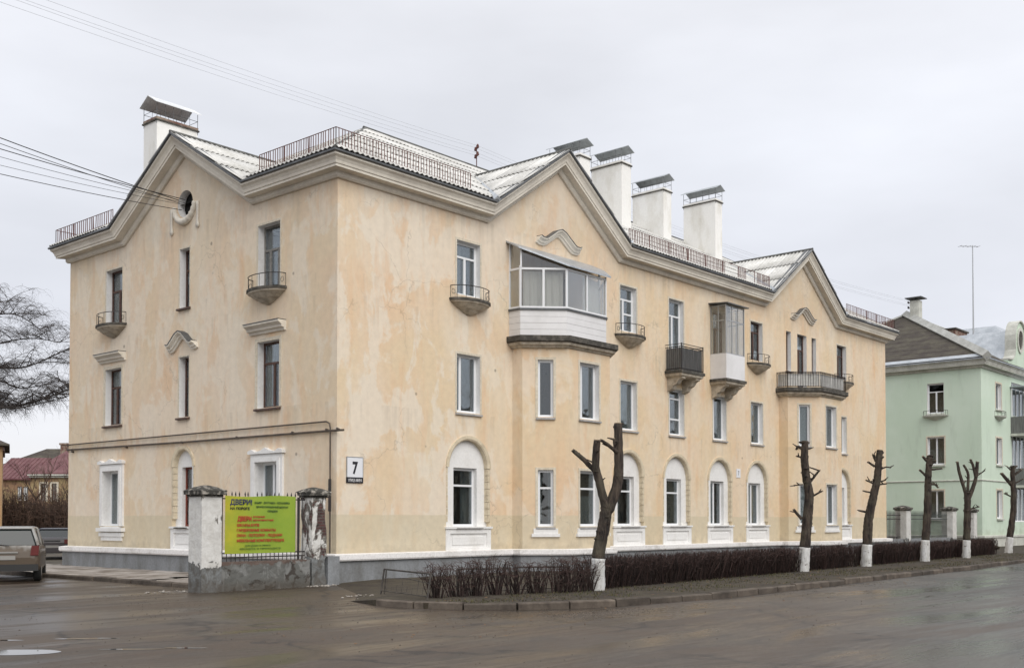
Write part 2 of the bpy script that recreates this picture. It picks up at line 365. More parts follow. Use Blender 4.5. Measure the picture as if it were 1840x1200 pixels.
# ------------------------------------------------------------------ THE APARTMENT BUILDING
LX, WY = 35.76, 14.57
B = empty('apartment_building', 'long three storey ochre plastered apartment house with white gable cornices behind the pollarded trees', 'building')
FF = Fr((0, 0), (1, 0), (0, -1)); FL = Fr((0, 0), (0, 1), (-1, 0))
def panel(mb, U0, U1, Z0, Z1, ops, d=0, extra_u=(), extra_z=()):
    us = sorted({U0, U1, *[o[0] for o in ops], *[o[1] for o in ops], *extra_u}); zs = sorted({Z0, Z1, *[o[2] for o in ops], *[o[3] for o in ops], *extra_z})
    us = [u for u in us if U0 <= u <= U1]; zs = [z for z in zs if Z0 <= z <= Z1]; idx = {}
    def g(u, z):
        if (u, z) not in idx: idx[(u, z)] = mb.p(u, d, z)
        return idx[(u, z)]
    for ua, ub in zip(us, us[1:]):
        for za, zb in zip(zs, zs[1:]):
            cu, cz = (ua+ub)/2, (za+zb)/2
            if any(o[0] < cu < o[1] and o[2] < cz < o[3] for o in ops): continue
            mb.face((g(ua, za), g(ub, za), g(ub, zb), g(ua, zb)))
def reveal(mb, u0, u1, z0, z1, d0, d1):
    for q in (((u0, z0), (u0, z1)), ((u1, z1), (u1, z0)), ((u0, z1), (u1, z1)), ((u1, z0), (u0, z0))):
        mb.poly([(q[0][0], d0, q[0][1]), (q[1][0], d0, q[1][1]), (q[1][0], d1, q[1][1]), (q[0][0], d1, q[0][1])])
wall = {'F': MB(FF), 'L': MB(FL)}
REV = .2
def win_reveal(mb, u0, u1, z0, z1, d0=0, rev=REV):
    mb.mi = 1; reveal(mb, u0, u1, z0, z1, d0, d0-rev); mb.mi = 0
def window(F, u0, u1, z0, z1, d=-REV, fm='pvc', transom=None, splits=(.5,), up=(), curtain=None, sill=None, surround=None, glass='glass', label=None, parent=None, extra=None, hoodsill=False):
    """frame mesh as a part of the house, panes / curtain / sill / surround as sub-parts"""
    fw = .075 if fm == 'pvc' else .06; mb = MB(F); a, b = d-.03, d+.03
    mb.box(u0, u0+fw, a, b, z0, z1); mb.box(u1-fw, u1, a, b, z0, z1); mb.box(u0+fw, u1-fw, a, b, z0, z0+fw); mb.box(u0+fw, u1-fw, a, b, z1-fw, z1)
    cells = []
    zt = z0+(z1-z0)*transom if transom else z1-fw
    if transom: mb.box(u0+fw, u1-fw, a-.002, b+.005, zt-.03, zt+.03)
    def cols(sp, za, zb):
        e_ = [u0+fw]+[u0+(u1-u0)*s for s in sp]+[u1-fw]
        for s in e_[1:-1]: mb.box(s-.045, s+.045, a-.004, b+.008, za, zb)
        for i, (p, q) in enumerate(zip(e_, e_[1:])): cells.append((p+(.045 if i else 0), q-(.045 if i < len(e_)-2 else 0), za, zb))
    cols(splits, z0+fw, zt-.03 if transom else zt)
    if transom: cols(up, zt+.03, z1-fw)
    if extra: # an additional low cross bar in one cell
        i, f = extra; p, q, za, zb = cells[i]; zz = za+(zb-za)*f; mb.box(p, q, a, b+.002, zz-.03, zz+.03)
    w = mb.build('window', fm, parent or B)
    if label: w['label'] = label
    for (p, q, za, zb) in cells:
        MB(F).box(p+.002, q-.002, d-.006, d+.006, za+.002, zb-.002).build('pane', glass, w)
    if curtain:
        cm, kind = curtain; mb = MB(F)
        if kind == 'full': wavy(mb, u0+.02, u1-.02, d-.14, z0+.02, z1-.02)
        elif kind == 'sides': wavy(mb, u0+.02, u0+(u1-u0)*.3, d-.14, z0+.02, z1-.02); wavy(mb, u1-(u1-u0)*.3, u1-.02, d-.14, z0+.02, z1-.02)
        elif kind == 'left': wavy(mb, u0+.02, u0+(u1-u0)*.5, d-.14, z0+.02, z1-.02)
        elif kind == 'right': wavy(mb, u1-(u1-u0)*.4, u1-.02, d-.14, z0+.02, z1-.02)
        elif kind == 'half': wavy(mb, u0+.02, u1-.02, d-.14, z0+.02, z0+(z1-z0)*.55)
        elif kind == 'blind': mb.box(u0+.03, u1-.03, d-.1, d-.09, z0+.03, z1-.03)
        if mb.f: mb.build('curtain', cm, w)
    if sill:
        sm_, sd_, sh = sill
        mb = MB(F); mb.loft([[(x, 0+d+.03, z0+.0), (x, sd_, z0-.03), (x, sd_, z0-.03-sh), (x, sd_-.06, z0-.035-sh), (x, d+.03, z0-.035-sh)] for x in (u0-.06, u1+.06)])
        mb.build('sill', sm_, w)
    if surround:
        sw, sdp = surround[:2]; mb = MB(F)
        mb.box(u0-sw, u0-.001, .0, sdp, z0, z1+sw); mb.box(u1+.001, u1+sw, 0, sdp, z0, z1+sw); mb.box(u0-.001, u1+.001, 0, sdp, z1+.001, z1+sw)
        mb.build('surround', 'white' if sdp > .05 else 'cream', w)
    return w
GS = ('greysill', .07, .05); BS = ('flashing', .10, .05)
# --- front facade openings
Z3 = (8.33, 9.93); Z2 = (4.85, 6.57); Z1 = (1.48, 3.22)
cols = {'A': 5.0, 'C': 13.2, 'D': 16.3, 'E': 19.42, 'F': 22.42, 'J': 30.6}
BAYS = [(6.98, 9.07), (24.38, 26.42)]
ops = [(b[0], 2*b[1]-b[0], 0, 7.1) for b in BAYS]
for k, c in cols.items():
    for z in (Z3, Z2):
        if k in 'DE' and z is Z3: z = (7.25, 9.93)
        ops.append((c-.5, c+.5, *z)); win_reveal(wall['F'], c-.5, c+.5, *z)
    ops.append((c-.93, c+.93, .78, 4.15))
for a_, b_ in ((25.05, 25.5), (26.1, 27.0), (27.5, 27.95)):
    ops.append((a_, b_, 7.36, 9.93) if b_-a_ > .6 else (a_, b_, 8.2, 9.93))
    win_reveal(wall['F'], a_, b_, *(ops[-1][2:]))
ops.append((8.6, 9.7, 7.36, 9.6)); win_reveal(wall['F'], 8.6, 9.7, 7.36, 9.6)
panel(wall['F'], 0, LX, 0, 10.72, ops)
GF = [(5.85, 9.2, 12.55), (23.2, 26.55, 29.9)]
for a_, c_, b_ in GF: wall['F'].poly([(a_-.2, 0, 10.72), (b_+.2, 0, 10.72), (c_, 0, 13.25)])
# --- left facade
opsL = []
for (u0, u1) in ((11.0, 12.05), (2.47, 3.5)):
    for z in ((8.2, 10.02), (4.83, 6.7), (1.48, 3.3)): opsL.append((u0, u1, *z)); win_reveal(wall['L'], u0, u1, *z, rev=.24)
for z in ((8.2, 10.02), (4.83, 6.68)): opsL.append((7.0, 7.55, *z)); win_reveal(wall['L'], 7.0, 7.55, *z, rev=.24)
opsL.append((7.28-.62, 7.28+.62, .78, 3.93))
OC = (7.28, 11.4, .42); opsL.append((OC[0]-.5, OC[0]+.5, 10.8, 12.0))
panel(wall['L'], 0, WY, 0, 12.0, opsL + [(0, 5.38, 10.72, 12.0), (9.18, WY, 10.72, 12.0)], extra_u=(5.38, 9.18), extra_z=(10.72,))
# gable above: left and right triangles and the tip
wl = wall['L']
wl.poly([(3.55, 0, 10.72), (5.38, 0, 10.72), (5.38, 0, 11.95)]); wl.poly([(9.18, 0, 10.72), (11.02, 0, 10.72), (9.18, 0, 11.95)])
wl.poly([(5.38, 0, 12.0), (9.18, 0, 12.0), (7.28, 0, 13.1)])
# round attic opening
def round_hole(mb, uc, zc, r, u0, u1, z0, z1, n=28, depth=.25):
    inner = [(uc+r*cos(2*pi*k/n), zc+r*sin(2*pi*k/n)) for k in range(n)]
    def onbox(a):
        c_, s_ = cos(a), sin(a); k = min([(u1-uc)/c_ if c_ > 1e-6 else 1e9, (u0-uc)/c_ if c_ < -1e-6 else 1e9, (z1-zc)/s_ if s_ > 1e-6 else 1e9, (z0-zc)/s_ if s_ < -1e-6 else 1e9])
        return (uc+c_*k, zc+s_*k)
    angs = sorted([2*pi*k/n for k in range(n)]+[atan2(z-zc, u-uc) % (2*pi) for u in (u0, u1) for z in (z0, z1)])
    for i, a in enumerate(angs):
        b = angs[(i+1) % len(angs)]; P = [(uc+r*cos(a), zc+r*sin(a)), onbox(a), onbox(b), (uc+r*cos(b), zc+r*sin(b))]
        mb.poly([(x, 0, y) for x, y in P]); mb.mi = 1
        mb.poly([(P[0][0], 0, P[0][1]), (P[3][0], 0, P[3][1]), (P[3][0], -depth, P[3][1]), (P[0][0], -depth, P[0][1])]); mb.mi = 0
round_hole(wl, OC[0], OC[1], OC[2], OC[0]-.5, OC[0]+.5, 10.8, 12.0)
# --- arched niches
def arch_pts(c, hw, zs, n=18): return [(c+hw*cos(pi-pi*k/n), zs+hw*sin(pi-pi*k/n)) for k in range(n+1)]
def niche(mb, F, c, hw, zb, zt, wo, dep=.13, label=None):
    zs = zt-hw; A = arch_pts(c, hw, zs)
    # spandrels (wall), split at the crown
    n2 = len(A)//2
    for i in range(len(A)-1):
        x = c-hw if i < n2 else c+hw
        mb.poly([(A[i][0], 0, A[i][1]), (A[i+1][0], 0, A[i+1][1]), (x, 0, zt)])
    # jambs and intrados
    prof = [(c-hw, zb)]+A+[(c+hw, zb)]
    for p, q in zip(prof, prof[1:]): mb.poly([(p[0], 0, p[1]), (q[0], 0, q[1]), (q[0], -dep, q[1]), (p[0], -dep, p[1])])
    # white infill with window hole
    fl = MB(F); panel(fl, c-hw, c+hw, zb, zs, [wo], d=-dep)
    fl.poly([(p[0], -dep, p[1]) for p in A]); win_reveal(fl, *wo, d0=-dep, rev=.16)
    nf = fl.build('niche_infill', ['white', 'white'], B)
    # archivolt
    ro, ri = hw+.02, hw-.11; mb2 = MB(F); rings = []
    for k in range(23):
        a = pi-pi*k/22
        rings.append([(c+r*cos(a), d_, zs+r*sin(a)) for r, d_ in ((ri, -dep+.001), (ri, .02), (ri+.04, .045), (ro, .045), (ro, .0))])
    mb2.loft(rings, cap=True, closed=True)
    mb2.build('arch_moulding', 'bowl' if False else 'archv', nf)
    # jamb blocks (worn quoins) down both sides
    z = zs
    mb3 = MB(F)
    while z > 1.75:
        mb3.box(c+hw-.10, c+hw+.004, -dep+.001, .012+random.uniform(0, .012), z-.2, z-.012)
        mb3.box(c-hw-.004, c-hw+.05, -dep+.001, .012+random.uniform(0, .012), z-.2, z-.012); z -= .2
    stuff(mb3.build('jamb_blocks', 'archv', nf))
    # pedestal with recessed panel
    zp = 1.42; mb4 = MB(F)
    mb4.box(c-hw-.03, c-hw+.14, -dep, .035, zb-.0, zp); mb4.box(c+hw-.14, c+hw+.03, -dep, .035, zb, zp)
    mb4.box(c-hw+.14, c+hw-.14, -dep, .035, zp-.14, zp); mb4.box(c-hw+.14, c+hw-.14, -dep, .035, zb, zb+.08)
    mb4.box(c-hw+.14, c+hw-.14, -dep, -.01, zb+.08, zp-.14); mb4.box(c-hw+.26, c+hw-.26, -.01, .012, zb+.17, zp-.24)
    mb4.box(c-hw-.06, c+hw+.06, -dep, .08, zp+.001, zp+.06)
    mb4.build('niche_pedestal', 'white', nf)
    return nf
M['archv'] = noisy('worn_arch_moulding', (.66, .57, .42), (.48, .40, .28), 5, .9, .45, .75, .006)
CUR = ['curtain', 'curtain2', 'curtain3']
for k, c in cols.items():
    niche(wall['F'], FF, c, .93, .78, 4.15, (c-.5, c+.5, *Z1))
    kw = dict(transom=.70, splits=()) if k in 'ACD' else dict(splits=(.42,))
    if k == 'A': cu = ('curtain', 'right')
    else: cu = (random.choice(['curtain', 'curtain2', 'curtain3', 'curtain']), random.choice(['full', 'sides', 'half', 'left', 'sides']))
    window(FF, c-.5, c+.5, *Z1, d=-.29, curtain=cu, sill=('greysill', .10, .03), **kw)
if True:
    d2 = dict(A=dict(splits=(.30,), curtain=('curtain', 'left')), C=dict(splits=(.2,), curtain=('curtain', 'full')), D=dict(transom=.8, splits=(.25,), extra=(1, .42)), E=dict(splits=(.3,), curtain=('curtain', 'sides')), F=dict(splits=(.25,), curtain=('curtain', 'full')), J=dict(splits=(.4,), curtain=('curtain3', 'full')))
    for k, kw in d2.items(): window(FF, cols[k]-.5, cols[k]+.5, *Z2, sill=GS, surround=(.07, .012), **kw)
    d3 = dict(A=dict(transom=.72, splits=(.5,), curtain=('curtain', 'left')), C=dict(transom=.72, splits=(.4,), extra=(1, .55)), D=dict(transom=.78, splits=(.45,), curtain=('curtain3', 'half')),
              E=dict(transom=.75, splits=(.5,), fm='brown', curtain=('curtain2', 'sides')), F=dict(transom=.75, splits=(.5,), fm='brown', label='old window with dark brown wooden frame'), J=dict(transom=.7, splits=(.5,), fm='brown', label='old window with dark brown wooden frame', curtain=('curtain2', 'half')))
    for k, kw in d3.items():
        z = (7.25, 9.93) if k in 'DE' else Z3
        window(FF, cols[k]-.5, cols[k]+.5, *z, surround=(.07, .012), **kw)
window(FF, 25.05, 25.5, 8.2, 9.93, fm='brown', splits=(), sill=BS); window(FF, 27.5, 27.95, 8.2, 9.93, fm='brown', splits=(), sill=BS)
window(FF, 26.1, 27.0, 7.36, 9.93, fm='brown', transom=.74, splits=(.5,), label='brown wooden balcony door')
window(FF, 8.6, 9.7, 7.36, 9.6, fm='brown', transom=.74, splits=(.5,), curtain=('curtain2', 'full'))
# --- left facade windows
fr3 = dict(d=-.24)
window(FL, 11.0, 12.05, 8.2, 10.02, fm='brown', transom=.62, splits=(.5,), curtain=('curtain2', 'half'), surround=(.06, .012), **fr3)
window(FL, 2.47, 3.5, 8.2, 10.02, fm='greywood', transom=.62, splits=(.33, .7), curtain=('curtain', 'half'), surround=(.06, .012), **fr3)
window(FL, 11.0, 12.05, 4.83, 6.7, fm='brown', transom=.68, splits=(.35, .62), curtain=('curtain2', 'full'), surround=(.1, .02), sill=BS, **fr3)
window(FL, 2.47, 3.5, 4.83, 6.7, fm='brown', transom=.68, splits=(.5,), curtain=('green', 'sides'), surround=(.1, .02), sill=BS, **fr3)
for z0, z1 in ((8.2, 10.02), (4.83, 6.68)): window(FL, 7.0, 7.55, z0, z1, fm='brown', splits=(), transom=.65, surround=(.05, .012), sill=BS, **fr3)
for u0, u1, cu in ((11.0, 12.05, 'full'), (2.47, 3.5, 'left')):
    w = window(FL, u0, u1, 1.48, 3.3, fm='pvc', splits=(.5,), curtain=('curtain', cu), sill=('white', .12, .05), surround=(.22, .07), **fr3)
    # stepped inner border, scrolled head and corbelled apron
    mb = MB(FL)
    mb.box(u0-.12, u0-.001, .07, .10, 1.48, 3.42); mb.box(u1+.001, u1+.12, .07, .10, 1.48, 3.42); mb.box(u0-.001, u1+.001, .07, .10, 3.302, 3.42)
    c = (u0+u1)/2; P = [(c-.8, 3.53), (c-.8, 3.62), (c-.62, 3.66), (c-.45, 3.58), (c-.2, 3.62), (c, 3.70), (c+.2, 3.62), (c+.45, 3.58), (c+.62, 3.66), (c+.8, 3.62), (c+.8, 3.53)]
    mb.extr(P, .0, .13)
    mb.build('window_head', 'white', w)
    mb = MB(FL); mb.box(u0-.22, u1+.22, 0, .09, 1.14, 1.27); mb.box(u0-.14, u1+.14, 0, .05, 1.0, 1.14); mb.box(u0-.3, u1+.3, 0, .15, 1.30, 1.42); mb.build('sill_apron', 'white', w)
niche(wall['L'], FL, 7.28, .62, .78, 3.93, (7.0, 7.56, 1.48, 3.3))
M['redwood'] = noisy('red_brown_door_paint', (.22, .045, .025), (.14, .035, .02), 5, .6)
window(FL, 7.0, 7.56, 1.48, 3.3, d=-.29, fm='redwood', splits=(), curtain=('redwood', 'blind'), sill=('slab', .12, .03))
# attic dark opening bars
mb = MB(FL); mb.box(OC[0]-.03, OC[0]+.03, -.26, -.22, OC[1]-.42, OC[1]+.42); mb.box(OC[0]-.5, OC[0]+.5, -.30, -.28, 10.85, 11.95); mb.build('attic_opening', 'dark', B)
wr = MB(FL); 
n = 26; rings = []
for k in range(n+1):
    a = pi+pi*.02+(pi*.96)*k/n; r = .56; tr = .085*(1+.16*sin(k*2.4))*(1.35-abs(k-n/2)/n*1.0)
    rings.append([(OC[0]+(r+tr*cos(q))*cos(a), .03+tr*sin(q)*1.1, OC[1]+(r+tr*cos(q))*sin(a)) for q in [2*pi*j/8 for j in range(8)]])
wr.loft(rings); 
for s_ in (-1, 1):
    u = OC[0]+s_*.72
    wr.loft([[(u-w_, 0, z), (u+w_, 0, z), (u+w_, .05, z), (u-w_, .05, z)] for w_, z in ((.05, 11.35), (.06, 11.2), (.045, 10.9), (.05, 10.72), (.09, 10.62), (.03, 10.54))])
wr.build('wreath_ornament', 'cornice', B, smooth=True)
# --- bays
def bay(x0, xc, wins):
    a, t_ = .41, 1.0; x1 = 2*xc-x0
    P = [(x0, 0), (x0, -a), (x0+t_, -a-t_), (x1-t_, -a-t_), (x1, -a), (x1, 0)]
    mbw = []
    for i, (p, q) in enumerate(zip(P, P[1:])):
        L_ = sqrt((q[0]-p[0])**2+(q[1]-p[1])**2); u = ((q[0]-p[0])/L_, (q[1]-p[1])/L_); n_ = (u[1], -u[0])
        F = Fr(p, u, n_); mb = MB(F); os_ = []
        if i in wins: c_ = L_/2 if i == 2 else .72; hw = .5 if i == 2 else .24; os_ = [(c_-hw, c_+hw, *Z1), (c_-hw, c_+hw, 4.85, 6.62)]
        panel(mb, 0, L_, 0, 7.2, os_)
        for o_ in os_: win_reveal(mb, *o_, rev=.14 if i != 2 else .2)
        mbw.append(mb); yield_w.append((F, i, os_))
    for mb in mbw:
        wm = wall['F']; off = len(wm.v)
        wm.v += mb.v; wm.f += [tuple(k+off for k in f) for f in mb.f]; wm.m += mb.m
    return P
BP = []
for bi, (x0, xc) in enumerate(BAYS):
    yield_w = []; BP.append(bay(x0, xc, (1, 2, 3)))
    for F, i, os_ in yield_w:
        for j, o_ in enumerate(os_):
            d_ = -.2 if i == 2 else -.14
            kw = dict(splits=(.28,)) if (i == 2 and j == 1) else dict(splits=())
            if j == 0: kw = dict(transom=.68, splits=()) if bi == 0 else dict(splits=(.45,) if i == 2 else ())
            if i == 3: kw['curtain'] = ('curtain', 'full')
            if bi == 1 and i != 2: kw['curtain'] = ('curtain3', 'blind')
            if bi == 0 and i == 2 and j == 1: kw['curtain'] = ('curtain', 'left')
            if bi == 1 and i == 2: kw['curtain'] = ('curtain', 'sides')
            if j == 0 and 'curtain' not in kw: kw['curtain'] = ('curtain', 'half' if i == 2 else 'sides')
            w = window(F, *o_, d=d_, sill=GS, surround=(.08, .015), **kw)
            if j == 0:
                mb = MB(F); mb.box(o_[0]-.2, o_[1]+.2, 0, .07, 1.16, 1.26); mb.box(o_[0]-.14, o_[1]+.14, 0, .05, 1.26, 1.42); mb.build('sill_apron', 'white', w)
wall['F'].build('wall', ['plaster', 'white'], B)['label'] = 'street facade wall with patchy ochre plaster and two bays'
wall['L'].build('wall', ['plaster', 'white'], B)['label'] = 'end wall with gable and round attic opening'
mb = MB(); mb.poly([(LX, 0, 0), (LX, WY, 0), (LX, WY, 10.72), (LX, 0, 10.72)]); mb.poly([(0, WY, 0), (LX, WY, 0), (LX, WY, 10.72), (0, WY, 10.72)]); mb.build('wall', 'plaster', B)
# --- plinth and ledge following the footprint
foot = [(LX, 0)]+BP[1][::-1]+BP[0][::-1]+[(0, 0), (0, WY), (LX, WY)]
def offset_poly(P, d):
    out = []; n = len(P)
    for i in range(n):
        a, b, c = Vector((*P[i-1], 0)), Vector((*P[i], 0)), Vector((*P[(i+1) % n], 0))
        e1, e2 = (b-a).normalized(), (c-b).normalized(); n1, n2 = Vector((-e1.y, e1.x, 0)), Vector((-e2.y, e2.x, 0))
        m = n1+n2; m = m/(1+n1.dot(n2)) if 1+n1.dot(n2) > .2 else n1
        out.append((b.x+m.x*d, b.y+m.y*d))
    return out
area = sum(foot[i][0]*foot[(i+1) % len(foot)][1]-foot[(i+1) % len(foot)][0]*foot[i][1] for i in range(len(foot)))
sg = -1 if area > 0 else 1
def band(P, prof, closed=True):                 # prof: (offset, z)
    mb = MB(); rings = []
    O = {d: offset_poly(P, sg*d) for d, z in prof}
    for i in range(len(P)): rings.append([(O[d][i][0], O[d][i][1], z) for d, z in prof])
    rings.append(rings[0]); mb.loft(rings, cap=False, closed=False); return mb
band(foot, [(.13, -.05), (.13, .6), (.0, .6)]).build('plinth', 'plinth', B)
band(foot, [(.0, .601), (.20, .601), (.22, .64), (.22, .765), (.0, .79)]).build('plinth_ledge', 'ledge', B)
# --- cornice sweep
def sweep(mb, path, prof, e0=1, e1=1, cap=False):
    n = len(path); rings = []
    for i, (u, z) in enumerate(path):
        def dr(a, b): v = Vector((b[0]-a[0], b[1]-a[1])); return v.normalized()
        t0 = dr(path[i-1], path[i]) if i else None; t1 = dr(path[i], path[i+1]) if i < n-1 else None
        if t0 is None: t0 = t1
        if t1 is None: t1 = t0
        n0, n1 = Vector((-t0.y, t0.x)), Vector((-t1.y, t1.x)); m = (n0+n1)/(1+n0.dot(n1))
        r = []
        for d, h in prof:
            uu = u+m.x*h; zz = z+m.y*h
            if i == 0: uu -= d*e0
            if i == n-1: uu += d*e1
            r.append((uu, d, zz))
        rings.append(r)
    mb.loft(rings, cap=cap, closed=True)
PR = [(0, 0), (.07, 0), (.12, .05), (.125, .15), (.36, .165), (.36, .235), (.385, .24), (.40, .31), (.44, .38), (.50, .43), (.50, .49), (0, .5)]
ZC = 10.69
pathF = [(0, ZC), (5.82, ZC), (9.2, 13.03), (12.58, ZC), (23.17, ZC), (26.55, 13.03), (29.93, ZC), (LX, ZC)]
pathL = [(0, ZC), (3.75, ZC), (7.28, 12.85), (10.81, ZC), (WY, ZC)]
for F, pth in ((FF, pathF), (FL, pathL)):
    mb = MB(F); sweep(mb, pth, PR); mb.build('cornice', 'cornice', B)
    mb = MB(F); sweep(mb, pth, [(.2, .505), (.50, .485), (.53, .48), (.56, .50), (.56, .545), (.2, .56)]); mb.build('gutter', 'metal', B)
# --- roof
ES, TS = .50, .57       # eaves offset, pitch
RZ = 11.24
def zmain(y): return RZ+(y+ES)*TS
ridge_y = WY/2; ridge_z = zmain(ridge_y); hipx = ridge_y
roof = MB(); dz = -.12
c0, c1, c2, c3 = (-ES, -ES, RZ+dz), (LX+ES, -ES, RZ+dz), (LX+ES, WY+ES, RZ+dz), (-ES, WY+ES, RZ+dz)
r0, r1 = (hipx, ridge_y, ridge_z+dz), (LX-hipx, ridge_y, ridge_z+dz)
# front slope deck kept behind the gable walls
def zf(y): return zmain(y)+dz
roof.poly([c2, c1, r1]); roof.poly([c3, c2, r1, r0])
yb = .08
segs = [(-ES, 5.5), (12.9, 22.85), (30.25, LX+ES)]
for a, b in segs: roof.poly([(a, -ES, RZ+dz), (b, -ES, RZ+dz), (b if b < 35 else LX-.0, yb, zf(yb)), (a if a > 0 else 0, yb, zf(yb))])
roof.poly([(yb, yb, zf(yb)), (LX-yb, yb, zf(yb)), r1, r0])
roof.poly([(-ES, -ES, RZ+dz), (yb, yb, zf(yb)), (yb, 3.4, zf(yb)), (-ES, 3.4, RZ+dz)]); roof.poly([(-ES, 11.2, RZ+dz), (yb, 11.2, zf(yb)), (yb, WY-yb, zf(yb)), (-ES, WY+ES, RZ+dz)])
roof.poly([(yb, yb, zf(yb)), r0, (yb, WY-yb, zf(yb))])
RO = roof.build('roof', 'deck', B)
# cross gable geometry: ridge height and slopes above the cornice
gF = dict(c=9.2, hw=3.95, zr=13.66); GSL = [(9.2, (13.03-ZC)/3.38, 13.66), (26.55, (13.03-ZC)/3.38, 13.66)]
# corrugated sheets
SW, SLN, NW = 1.08, 1.5, 6
def corr(u, k): return .025*cos(2*pi*u/(SW/NW))
fullmesh = [None]
def sheets(O, U, S, Nn, ulen, vmax, vlo, vhi):
    Mx = Matrix((U, S, Nn)).transposed().to_4x4(); 
    nrow = int(vmax/SLN)+1; ncol = int(ulen/SW)+1; NS = NW*4
    for r in range(nrow):
        for c in range(ncol):
            u0 = c*SW; 
            us = [u0+SW*i/NS for i in range(NS+1)]
            va, vb = r*SLN, (r+1)*SLN+.1
            lo = [max(va, vlo(u)) for u in us]; hi = [min(vb, vhi(u)) for u in us]
            us_ok = [u <= ulen+1e-6 for u in us]
            full = all(us_ok) and all(abs(a-va) < 1e-6 for a in lo) and all(abs(b-vb) < 1e-6 for b in hi)
            def lift(v): return .038*(1-(v-va)/SLN)+.014
            jz = random.uniform(-.004, .006)
            if full and fullmesh[0]:
                o = bpy.data.objects.new('roof_sheet', fullmesh[0]); COL.objects.link(o); o.parent = RO
                o.matrix_local = Matrix.Translation(O+U*u0+S*va+Nn*jz) @ Mx; continue
            mb = MB(ID); any_ = False
            for i in range(NS):
                if not (us_ok[i+1] and hi[i] > lo[i]+.01 or (us_ok[i+1] and hi[i+1] > lo[i+1]+.01)): continue
                q = []
                for k, v in ((i, lo[i]), (i+1, lo[i+1]), (i+1, max(lo[i+1], hi[i+1])), (i, max(lo[i], hi[i]))): q.append((us[k]-u0, v-va, corr(us[k]-u0, 0)+lift(v)))
                mb.poly(q); any_ = True
            if not any_: continue
            o = mb.build('roof_sheet', 'sheet', RO, smooth=True, jit=-1)
            b = bmesh.new(); b.from_mesh(o.data); bmesh.ops.remove_doubles(b, verts=b.verts, dist=.0005)
            ex = bmesh.ops.extrude_face_region(b, geom=b.faces[:]); bmesh.ops.translate(b, verts=[v for v in ex['geom'] if isinstance(v, bmesh.types.BMVert)], vec=(0, 0, -.012))
            bmesh.ops.recalc_face_normals(b, faces=b.faces); b.to_mesh(o.data); b.free()
            o.matrix_local = Matrix.Translation(O+U*u0+S*va+Nn*jz) @ Mx
            if full: fullmesh[0] = o.data
cs = 1/sqrt(1+TS*TS); sn = TS*cs
# front main slope: u from x=-ES
O = Vector((-ES-.02, -ES-.04, RZ)); U = Vector((1, 0, 0)); S = Vector((0, cs, sn)); Nn = Vector((0, -sn, cs))
tot = (ridge_y+ES)/cs
def gz(x, c, k, zr): return zr-k*abs(x-c)
def vlo(u):
    x = u-ES
    for c, k, zr in GSL:
        z = gz(x, c, k, zr)
        if z > RZ-.15 and abs(x-c) < 3.75: return max(.58, (z-RZ)/TS/cs)
    return 0
def vhi(u):
    x = u-ES; return min(tot, max(0, (x+ES)/cs), max(0, (LX+ES-x)/cs))
sheets(O, U, S, Nn, LX+2*ES, tot, vlo, vhi)
# end slope facing the yard: u runs along y
O = Vector((-ES-.04, -ES-.02, RZ)); U = Vector((0, 1, 0)); S = Vector((cs, 0, sn)); Nn = Vector((-sn, 0, cs))
kL = (12.85-ZC)/3.53; zrL = 12.85+.50*sqrt(1+kL*kL)+.03
def vlo2(u):
    y = u-ES; z = zrL-kL*abs(y-7.28)
    if z > RZ-.1 and abs(y-7.28) < 3.9: return max(.58, (z-RZ)/TS/cs)
    return 0
def vhi2(u): y = u-ES; return min(tot, max(0, (y+ES)/cs), max(0, (WY+ES-y)/cs))
sheets(O, U, S, Nn, WY+2*ES, tot, vlo2, vhi2)
# cross gables
def cross(F3, c, k, zr, along, ztop):
    # F3: function (across, depth, z)->world; left and right slopes
    ck = 1/sqrt(1+k*k); sk = k*ck; hw = (zr-RZ)/k+.12
    for s_ in (-1, 1):
        O = F3(c+s_*hw, -ES-.05, zr-k*hw); U = (F3(0, 1, 0)-F3(0, 0, 0)); S = (F3(-s_*ck, 0, sk)-F3(0, 0, 0)); Nn = U.cross(S)
        if Nn.z < 0: Nn = -Nn
        def vlo3(u): return max(0, ((u-.05)*TS*1.0+RZ-(zr-k*hw)-.04)/sk)
        sheets(O, U, S, Nn, (zr-RZ)/TS+.6, hw/ck, vlo3, lambda u: hw/ck)
        # deck under the sheets
        mb = MB(); D_ = (zr-RZ)/TS
        A_ = [F3(c+s_*(hw-.05), -ES+.03, zr-k*(hw-.05)-.04), F3(c, -ES+.03, zr-.04), F3(c, D_, zr-.04), F3(c+s_*(hw-.05), .1, zr-k*(hw-.05)-.04)]
        mb.poly([tuple(v) for v in A_]); mb.build('gable_deck', 'deck', RO)
    mb = MB(); a, b = F3(c, -ES-.06, zr+.045), F3(c, (zr-RZ)/TS+.1, zr+.045); mb.tube([a, b], .05, 6); mb.build('ridge_cap', 'ridgecap', RO)
M['ridgecap'] = noisy('ridge_cap', (.07, .07, .068), (.16, .16, .15), 3, .8)
for c, k, zr in GSL: cross(lambda a, d, z: Vector((a, d, z)), c, k, zr, 0, 0)
cross(lambda a, d, z: Vector((d, a, z)), 7.28, kL, zrL, 0, 0)
mb = MB()
mb.tube([(hipx-.1, ridge_y, ridge_z+.05), (LX-hipx, ridge_y, ridge_z+.05)], .07, 6); mb.tube([(-ES, -ES, RZ+.05), (hipx, ridge_y, ridge_z+.05)], .05, 6); mb.tube([(-ES, WY+ES, RZ+.05), (hipx, ridge_y, ridge_z+.05)], .05, 6)
mb.tube([(LX+ES, -ES, RZ+.05), (LX-hipx, ridge_y, ridge_z+.05)], .05, 6)
mb.build('ridge_cap', 'ridgecap', RO)
